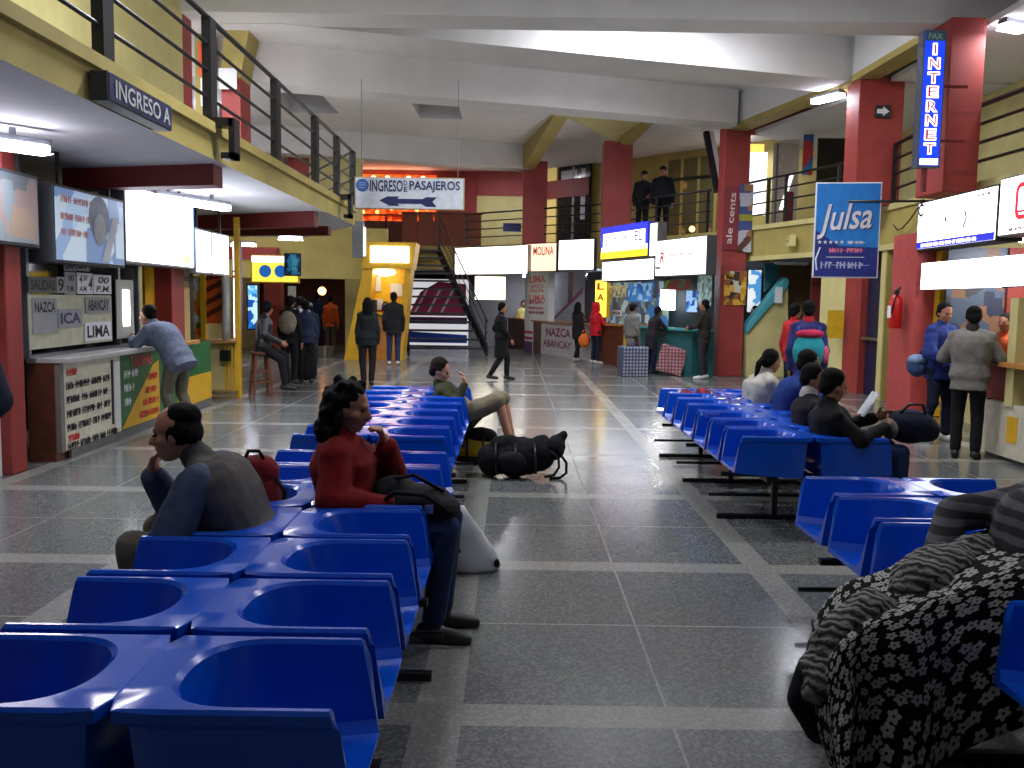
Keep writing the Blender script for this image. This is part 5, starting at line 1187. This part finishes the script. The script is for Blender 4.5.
blob(t, 'base_panel', [((-.02,-.03,.045),(.2,.15,.045))], K('black_pack_nylon', (18,18,22)), .014)
strap(t, 'strap', [(-.08,-.1,.3), (-.08,-.16,.18), (-.08,-.14,.04)], .013, BLK); strap(t, 'strap', [(.08,-.1,.3), (.08,-.16,.18), (.08,-.14,.04)], .013, BLK)
# newspaper
t = thing('newspaper', 'open pale newspaper held by the man in black jacket', 'newspaper', (2.70,6.72,.83), R(-12))
for sg in (-1,1):
    m_ = MB(); n = 6; loops = []
    for k in range(n+1):
        f = k/n; y = sg*.13*f; x = -.035*math.sin(f*PI*.8)
        loops.append([Vector((x-.05,y,.0)), Vector((x-.045,y,.0)), Vector((x+.055,y,.17)), Vector((x+.05,y,.17))])
    m_.rings(loops); obj('page', m_, mat('newsprint', (196,198,204), .8, .12, 40), t)
# navy duffel on the reader's knees
t = thing('duffel_bag', 'dark navy duffel bag on the knees of the newspaper reader', 'bag', (2.98,6.68,.635))
blob(t, 'sack', [((0,0,.12),(.19,.17,.13)), ((.1,0,.1),(.12,.15,.1))], K('navy_nylon', (20,24,44)), .013)
strap(t, 'handle', [(-.1,-.05,.22), (-.04,-.06,.29), (.06,-.06,.29), (.1,-.05,.2)], .012, BLK); blob(t, 'end_pocket', [((-.16,-.02,.1),(.05,.12,.08))], K('grey_mesh_cloth', (110,106,98)), .013)
# blue shoulder bag of the man in the quilted coat
t = thing('shoulder_bag', 'blue shoulder bag hanging at the side of the man in the quilted coat', 'bag', (4.98,11.05,.80))
blob(t, 'sack', [((0,0,.12),(.12,.16,.14))], K('steel_blue_nylon', (52,72,108)), .013); blob(t, 'flap', [((-.02,-.05,.2),(.11,.13,.07))], K('pale_blue_nylon', (120,144,176)), .013)
strap(t, 'strap', [(.0,-.04,.25), (.08,-.08,.42), (.16,-.1,.58)], .014, NAVC)
# stools
def stool(label, loc, rz, hgt, wood):
    t = thing('bar_stool', label, 'stool', loc, rz)
    b = MB(); b.tube([(0,0,hgt-.045), (0,0,hgt-.04), (0,0,hgt-.006), (0,0,hgt)], [.15,.17,.17,.16], 18); obj('seat', b, wood, t)
    for sx_ in (-1,1):
        for sy_ in (-1,1):
            b = MB(); b.bar((sx_*.15,sy_*.15,0), (sx_*.095,sy_*.095,hgt-.04), .04); obj('leg', b, wood, t)
    for z, w in ((.24,.131),(.42,.12)):
        for a in (0, 1):
            for sg in (-1,1):
                b = MB(); b.bar((-w,sg*w,z) if a else (sg*w,-w,z), (w,sg*w,z) if a else (sg*w,w,z), .026); obj('stretcher', b, wood, t)
    return t
stool('brown wooden bar stool under the young man in leather', (-4.17,14.88,0), .5, .74, mat('red_brown_wood', (104,54,30), .5, .25, 7))
stool('pale wooden bar stool beside the man in the quilted coat', (5.45,11.3,0), .3, .74, mat('worn_pale_wood', (150,116,72), .5, .25, 7))
# backpacks worn by people
t = thing('backpack', 'round beige backpack on the traveller in black', 'bag', (-4.18,16.83,1.0), R(-12))
blob(t, 'sack', [((0,-.06,.17),(.18,.12,.22))], K('beige_nylon', (132,122,104)), .016); blob(t, 'front_pocket', [((0,-.17,.1),(.13,.04,.12))], K('taupe_nylon', (112,102,88)), .014)
strap(t, 'strap', [(-.11,.0,.36), (-.12,.1,.44), (-.11,.2,.36)], .018, BLKC); strap(t, 'strap', [(.11,.0,.36), (.12,.1,.44), (.11,.2,.36)], .018, BLKC)
t = thing('backpack', 'turquoise backpack with pink trim worn beyond the seated row', 'bag', (3.75,11.40,.86), R(-15))
blob(t, 'sack', [((0,-.06,.2),(.2,.13,.25))], K('turquoise_nylon', (40,140,150)), .014); blob(t, 'top_flap', [((0,-.07,.42),(.18,.12,.06))], K('pink_red_nylon', (170,40,70)), .014)
blob(t, 'front_pocket', [((0,-.18,.14),(.14,.04,.12))], K('teal_nylon', (30,112,122)), .014); blob(t, 'side_pocket', [((.2,-.04,.16),(.05,.09,.12))], K('rose_nylon', (196,84,110)), .013)
for sg in (-1,1): strap(t, 'strap', [(sg*.12,.0,.42), (sg*.13,.1,.5), (sg*.12,.22,.42)], .02, K('blue_strap', (40,60,130)))
# orange bag, checked luggage, box
t = thing('tote_bag', 'orange bag hanging from the hand of the dark-coated woman', 'bag', (1.95,24.5,.42))
blob(t, 'sack', [((0,0,.16),(.17,.1,.19))], K('orange_bag_cloth', (206,104,40)), .016); strap(t, 'handle', [(-.08,0,.31), (-.04,0,.43), (.04,0,.43), (.08,0,.31)], .014, K('orange_bag_cloth', (206,104,40)))
def checked(name, base, lines):
    M = bpy.data.materials.new(name); M.use_nodes = True; nt = M.node_tree; N = nt.nodes; L = nt.links; b = N['Principled BSDF']; tc = N.new('ShaderNodeTexCoord')
    prev = None
    for d in 'XYZ':
        w = N.new('ShaderNodeTexWave'); w.bands_direction = d; w.inputs['Scale'].default_value = 4.2; w.inputs['Distortion'].default_value = .15; L.new(tc.outputs['Object'], w.inputs['Vector'])
        if prev is None: prev = w.outputs['Fac']
        else:
            mm = N.new('ShaderNodeMath'); mm.operation = 'MULTIPLY'; L.new(prev, mm.inputs[0]); L.new(w.outputs['Fac'], mm.inputs[1]); prev = mm.outputs[0]
    rp = N.new('ShaderNodeValToRGB'); rp.color_ramp.elements[0].position = .12; rp.color_ramp.elements[1].position = .4; rp.color_ramp.elements[0].color = col(*lines); rp.color_ramp.elements[1].color = col(*base)
    L.new(prev, rp.inputs['Fac']); L.new(rp.outputs['Color'], b.inputs['Base Color']); b.inputs['Roughness'].default_value = .5; return M
for lab, loc, rz, mt_, sc, tilt in [('grey and blue checked woven bag standing before the teal counter', (2.68,20.0,0), .2, checked('blue_check', (168,168,176), (70,76,104)), (.3,.2,.33), .0),
                          ('pink checked woven bag leaning over before the teal counter', (3.55,20.3,0), -.3, checked('pink_check', (176,140,140), (116,60,70)), (.3,.2,.3), .22)]:
    t = thing('woven_bag', lab, 'bag', loc, rz)
    b = MB(); b.box((-sc[0],-sc[1],0), (sc[0],sc[1],sc[2]*2))
    me = solidify(b, 'sack', .025, 8, .012, 5, int(rz*10+9))
    me.transform(Matrix.Translation((0,0,.06 if tilt else 0))@Matrix.Rotation(tilt, 4, 'Y')); zmin = min(v.co.z for v in me.vertices); me.transform(Matrix.Translation((0,0,-zmin)))
    obj('sack', me, mt_, t)
    for y in (-.1,.1): strap(t, 'handle', [(-.1,y,sc[2]*2-.02), (-.06,y,sc[2]*2+.08), (.06,y,sc[2]*2+.08), (.1,y,sc[2]*2-.02)], .016, K('woven_handle', (60,60,90)))
p = fl(326,357); t = thing('carton', 'small dark carton on the passage floor', 'box', (p.x,p.y,0))
b = MB(); b.box((-.2,-.16,0), (.2,.16,.3)); obj('carton_body', b, mat('dark_carton', (70,60,50), .7), t, bevel=.01); b = MB(); b.box((-.03,-.165,.0), (.03,.165,.304)); obj('tape', b, mat('tape', (130,120,100), .3), t)
t = thing('folded_cloth', 'red and blue patterned cloth left on the bench beside the cream-clad woman', 'cloth', (1.95,9.55,.46))
blob(t, 'cloth', [((0,0,.1),(.2,.16,.12)), ((.1,.03,.2),(.12,.12,.09)), ((-.1,0,.2),(.1,.1,.08))], patches('woven_pattern', [(150,40,50),(40,60,120),(196,186,180),(90,30,60)], 26, .9), .015)
# ------------------------------------------------ floral blanket
def floral():
    M = bpy.data.materials.new('floral_cloth'); M.use_nodes = True; nt = M.node_tree; N = nt.nodes; L = nt.links; b = N['Principled BSDF']
    uv = N.new('ShaderNodeUVMap'); vo = N.new('ShaderNodeTexVoronoi'); vo.voronoi_dimensions = '2D'; vo.inputs['Scale'].default_value = 18; vo.inputs['Randomness'].default_value = .75
    L.new(uv.outputs[0], vo.inputs['Vector'])
    sub = N.new('ShaderNodeVectorMath'); sub.operation = 'SUBTRACT'; L.new(uv.outputs[0], sub.inputs[0]); L.new(vo.outputs['Position'], sub.inputs[1])
    sp_ = N.new('ShaderNodeSeparateXYZ'); L.new(sub.outputs[0], sp_.inputs[0])
    at = N.new('ShaderNodeMath'); at.operation = 'ARCTAN2'; L.new(sp_.outputs['Y'], at.inputs[0]); L.new(sp_.outputs['X'], at.inputs[1])
    cs = N.new('ShaderNodeSeparateColor'); L.new(vo.outputs['Color'], cs.inputs[0])
    def M2(op, a, c):
        m_ = N.new('ShaderNodeMath'); m_.operation = op
        for i, v in enumerate((a, c)):
            if isinstance(v, (int,float)): m_.inputs[i].default_value = v
            elif v is not None: L.new(v, m_.inputs[i])
        return m_.outputs[0]
    ang = M2('ADD', M2('MULTIPLY', at.outputs[0], 5.0), M2('MULTIPLY', cs.outputs['Red'], 6.28))
    pet = M2('ADD', M2('MULTIPLY', M2('COSINE', ang, None), .0040), M2('ADD', M2('MULTIPLY', cs.outputs['Green'], .005), .0175))
    ln = N.new('ShaderNodeVectorMath'); ln.operation = 'LENGTH'; L.new(sub.outputs[0], ln.inputs[0])
    inside = M2('LESS_THAN', ln.outputs['Value'], pet); core = M2('GREATER_THAN', ln.outputs['Value'], .0048); fac = M2('MULTIPLY', inside, core)
    mx = N.new('ShaderNodeMix'); mx.data_type = 'RGBA'; mx.inputs['A'].default_value = col(11,11,13); mx.inputs['B'].default_value = col(152,150,143); L.new(fac, mx.inputs['Factor'])
    L.new(mx.outputs['Result'], b.inputs['Base Color']); b.inputs['Roughness'].default_value = .95; b.inputs['Specular IOR Level'].default_value = .15
    return M
t = thing('blanket', 'black blanket with pale flowers draped over the reclining traveller to the floor', 'blanket', (1.4,3.15,0))
path = [(2.12,.80),(1.92,.80),(1.76,.775),(1.6,.725),(1.46,.675),(1.33,.625),(1.22,.575),(1.13,.49),(1.09,.38),(1.08,.27),(1.10,.17),(1.13,.09)]
NU, NV = 64, 60
def lerp_path(f):
    q = f*(len(path)-1); i = min(int(q), len(path)-2); r_ = q-i
    p0, p1, p2, p3 = path[max(i-1,0)], path[i], path[i+1], path[min(i+2,len(path)-1)]
    def cr(a, c, d, e): return .5*(2*c+(d-a)*r_+(2*a-5*c+4*d-e)*r_*r_+(3*c-a-3*d+e)*r_**3)
    return cr(p0[0],p1[0],p2[0],p3[0]), cr(p0[1],p1[1],p2[1],p3[1])
bm_ = bmesh.new(); uvl = bm_.loops.layers.uv.new('UVMap'); grid = []
for i in range(NU+1):
    fu = i/NU; X, Zt = lerp_path(fu); row = []
    zb = .04 if fu > .42 else .04+(.42-fu)*1.25
    if fu > .8: zb = .03
    for j in range(NV+1):
        fv = j/NV
        if fv < .5:                       # side hanging toward the near bench
            g_ = fv/.5; y = 2.86+.10*g_**2-.05*math.sin(fu*9)*(1-g_); z = zb+(Zt-zb)*math.sin(g_*PI/2)**.9
        elif fv < .8:
            g_ = (fv-.5)/.3; y = 2.96+.42*g_; z = Zt-.035*math.sin(g_*PI)*(1 if fu > .3 else .2)
        else:
            g_ = (fv-.8)/.2; y = 3.38+.08*math.sin(g_*PI/2); z = Zt-(Zt-.1)*.55*g_**1.3
        q = Vector((X*3.2, y*3.2, z*3.2))
        k = noise.noise(q)*.05+noise.noise(q*2.3)*.022
        fold = .05*math.sin(fu*26+3*noise.noise(Vector((y*2,fu*4,0))))*(1 if fv < .5 else .35)
        hang = (1-fv/.5) if fv < .5 else 0
        x2 = X+k*.6+hang*.3*max(0,fu-.62)+.16*max(0,fv-.5)*2*min(1,fu*2)
        row.append(bm_.verts.new((x2-1.4, y+fold*.9*min(1,hang+.2)-3.15+(k*.5), max(.012, z+k*.5))))
    grid.append(row)
for i in range(NU):
    for j in range(NV):
        f = bm_.faces.new([grid[i][j], grid[i+1][j], grid[i+1][j+1], grid[i][j+1]]); f.smooth = True
        for lp, (a, c) in zip(f.loops, ((i,j),(i+1,j),(i+1,j+1),(i,j+1))): lp[uvl].uv = (a/NU*1.75, c/NV*1.55)
me = bpy.data.meshes.new('cloth'); bm_.normal_update(); bm_.to_mesh(me); bm_.free()
o = obj('cloth', me, floral(), t); md = o.modifiers.new('thickness', 'SOLIDIFY'); md.thickness = .014; md.offset = -1
def plush():
    M = bpy.data.materials.new('grey_plush_lining'); M.use_nodes = True; nt = M.node_tree; N = nt.nodes; L = nt.links; b = N['Principled BSDF']
    tc = N.new('ShaderNodeTexCoord'); w = N.new('ShaderNodeTexWave'); w.bands_direction = 'DIAGONAL'; w.inputs['Scale'].default_value = 13; w.inputs['Distortion'].default_value = 5; w.inputs['Detail'].default_value = 3; w.inputs['Detail Scale'].default_value = 2.2
    rp = N.new('ShaderNodeValToRGB'); rp.color_ramp.elements[0].color = col(46,46,46); rp.color_ramp.elements[1].color = col(132,131,126)
    bp = N.new('ShaderNodeBump'); bp.inputs['Strength'].default_value = .5; bp.inputs['Distance'].default_value = .015
    L.new(tc.outputs['Object'], w.inputs['Vector']); L.new(w.outputs['Fac'], rp.inputs['Fac']); L.new(rp.outputs['Color'], b.inputs['Base Color']); L.new(w.outputs['Fac'], bp.inputs['Height']); L.new(bp.outputs['Normal'], b.inputs['Normal'])
    b.inputs['Roughness'].default_value = .95; b.inputs['Specular IOR Level'].default_value = .1
    return M
PLUSH = plush()
Q = Euler((0,R(-28),R(10))).to_matrix()
b = MB(); b.ell((1.54,3.2,.685), (.17,.12,.085), Q, 20, 12); b.ell((1.68,3.26,.73), (.12,.1,.06), Q, 20, 12); obj('folded_lining', solidify(b, 'lining', .011, 3, .02, 11, 3), PLUSH, t, world=True, label='ribbed grey plush lining')
Q = Euler((0,R(-48),R(8))).to_matrix()
b = MB(); b.ell((1.21,3.07,.50), (.19,.10,.10), Q, 20, 12); b.ell((1.11,3.04,.38), (.13,.085,.075), Q, 20, 12); b.ell((1.30,3.10,.575), (.1,.09,.06), None, 20, 12); obj('folded_lining', solidify(b, 'lining', .011, 3, .02, 11, 4), PLUSH, t, world=True, label='ribbed grey plush lining')
b = MB(); b.cone((1.06,3.05,.36),(1.03,3.06,.26),.055,.045); b.cone((1.03,3.06,.26),(1.12,3.1,.13),.045,.05); obj('dark_hem', solidify(b, 'hem', .012, 3, .008, 9, 5), BLKC, t, world=True)
# ================================================================= LIGHT
def alight(name, loc, size, power, colr=(1,1,1), rot=(0,0,0), sy=None):
    l = bpy.data.lights.new(name, 'AREA'); l.energy = power; l.color = colr; l.size = size
    if sy: l.shape = 'RECTANGLE'; l.size_y = sy
    o = bpy.data.objects.new(name, l); o.location = loc; o.rotation_euler = rot; COL.objects.link(o); o.visible_camera = True
    return o
def tube_light(label, p, q, z, power, up=False, group=None, drop=.0):
    """fluorescent batten: white tray, glowing diffuser, and its light"""
    p = Vector((*p, z)); q = Vector((*q, z)); u = q-p; L = u.length; rz = math.atan2(u.y, u.x)
    t = thing('ceiling_light', label, 'light', p-Vector((0,0,drop)), rz, group)
    b = MB(); b.box((0,-.07,.0), (L,.07,.05))
    if drop: b.box((L*.2,-.02,.05), (L*.2+.04,.02,drop+.02)); b.box((L*.8-.04,-.02,.05), (L*.8,.02,drop+.02))
    obj('tray', b, ALU, t)
    b = MB(); b.box((.02,-.1,-.06), (L-.02,.1,.0)); obj('diffuser', b, TUBE, t, bevel=.02)
    if power:
        c = (p+q)/2
        alight('batten_light', (c.x, c.y, z-drop-.07), L, power, (.93,.95,1), (0,0,rz), .18)
    return t
tube_light('fluorescent batten under the balcony near the grey poster box', (-4.75,6.7), (-3.95,7.75), 2.98, 24, drop=.1)
tube_light('fluorescent batten under the balcony above the bright poster box', (-4.45,11.2), (-3.95,12.5), 2.98, 26, drop=.1)
tube_light('small fluorescent batten over the crowd with backpacks', (-5.0,19.3), (-4.5,19.3), 2.98, 14, drop=.06)
tube_light('fluorescent batten beside the column with the arrow sign', (5.45,16.9), (5.75,16.3), 5.38, 18)
tube_light('fluorescent batten behind the internet sign column', (6.36,12.2), (6.72,12.34), 5.36, 24)
tube_light('fluorescent batten on the ceiling behind the first roof beam', (1.3,13.5), (3.4,13.7), 6.1, 150)
for x, y, pw in [(-2.5,8.5,130), (2.5,8.5,110), (-5.9,13.75,110), (-2.5,3.0,18), (2.5,3.0,18), (1.2,15.9,70), (-3.2,18.2,80), (1.0,19.7,80), (-7.0,10,40), (-8,22,40)]:  # unseen battens added to brighten the hall ceiling and beam faces
    tube_light('added unseen batten brightening the main ceiling', (x,y), (x+1.2,y), 6.15, pw, drop=.3, group='added battens on the main ceiling')
for lab, x, y, z, pw in [('batten added to brighten the red letter booth', 3.6,23.4,2.5,40), ('batten added to brighten the white fronted booth', 2.2,27.6,2.5,40), ('batten added to brighten the telephone booth', 5.9,10.8,2.5,26), ('batten over the passage behind the backpack crowd', -7.0,22.5,2.95,14), ('batten unseen on the far upstairs ceiling past the grill', -.6,30.6,6.1,40), ('batten added unseen on the upstairs ceiling behind the two guards', 5.85,25.2,6.0,40), ('batten by the far wall under the lit boxes', .3,30.6,2.5,14)]:  # booth battens added to brighten the interiors; upstairs ones stay out of sight
    tube_light('fluorescent '+lab, (x,y), (x+.6,y), z, pw)
W = bpy.data.worlds.new('world'); SC.world = W; W.use_nodes = True
W.node_tree.nodes['Background'].inputs['Color'].default_value = (.5,.55,.65,1); W.node_tree.nodes['Background'].inputs['Strength'].default_value = .02
SC.view_settings.view_transform = 'Standard'; SC.view_settings.look = 'None'; SC.view_settings.exposure = 0.36; SC.view_settings.gamma = 1.0
SC.view_settings.use_curve_mapping = False
SC.cycles.use_denoising = True
SC.cycles.sample_clamp_indirect = 4.0
SC.cycles.max_bounces = 6
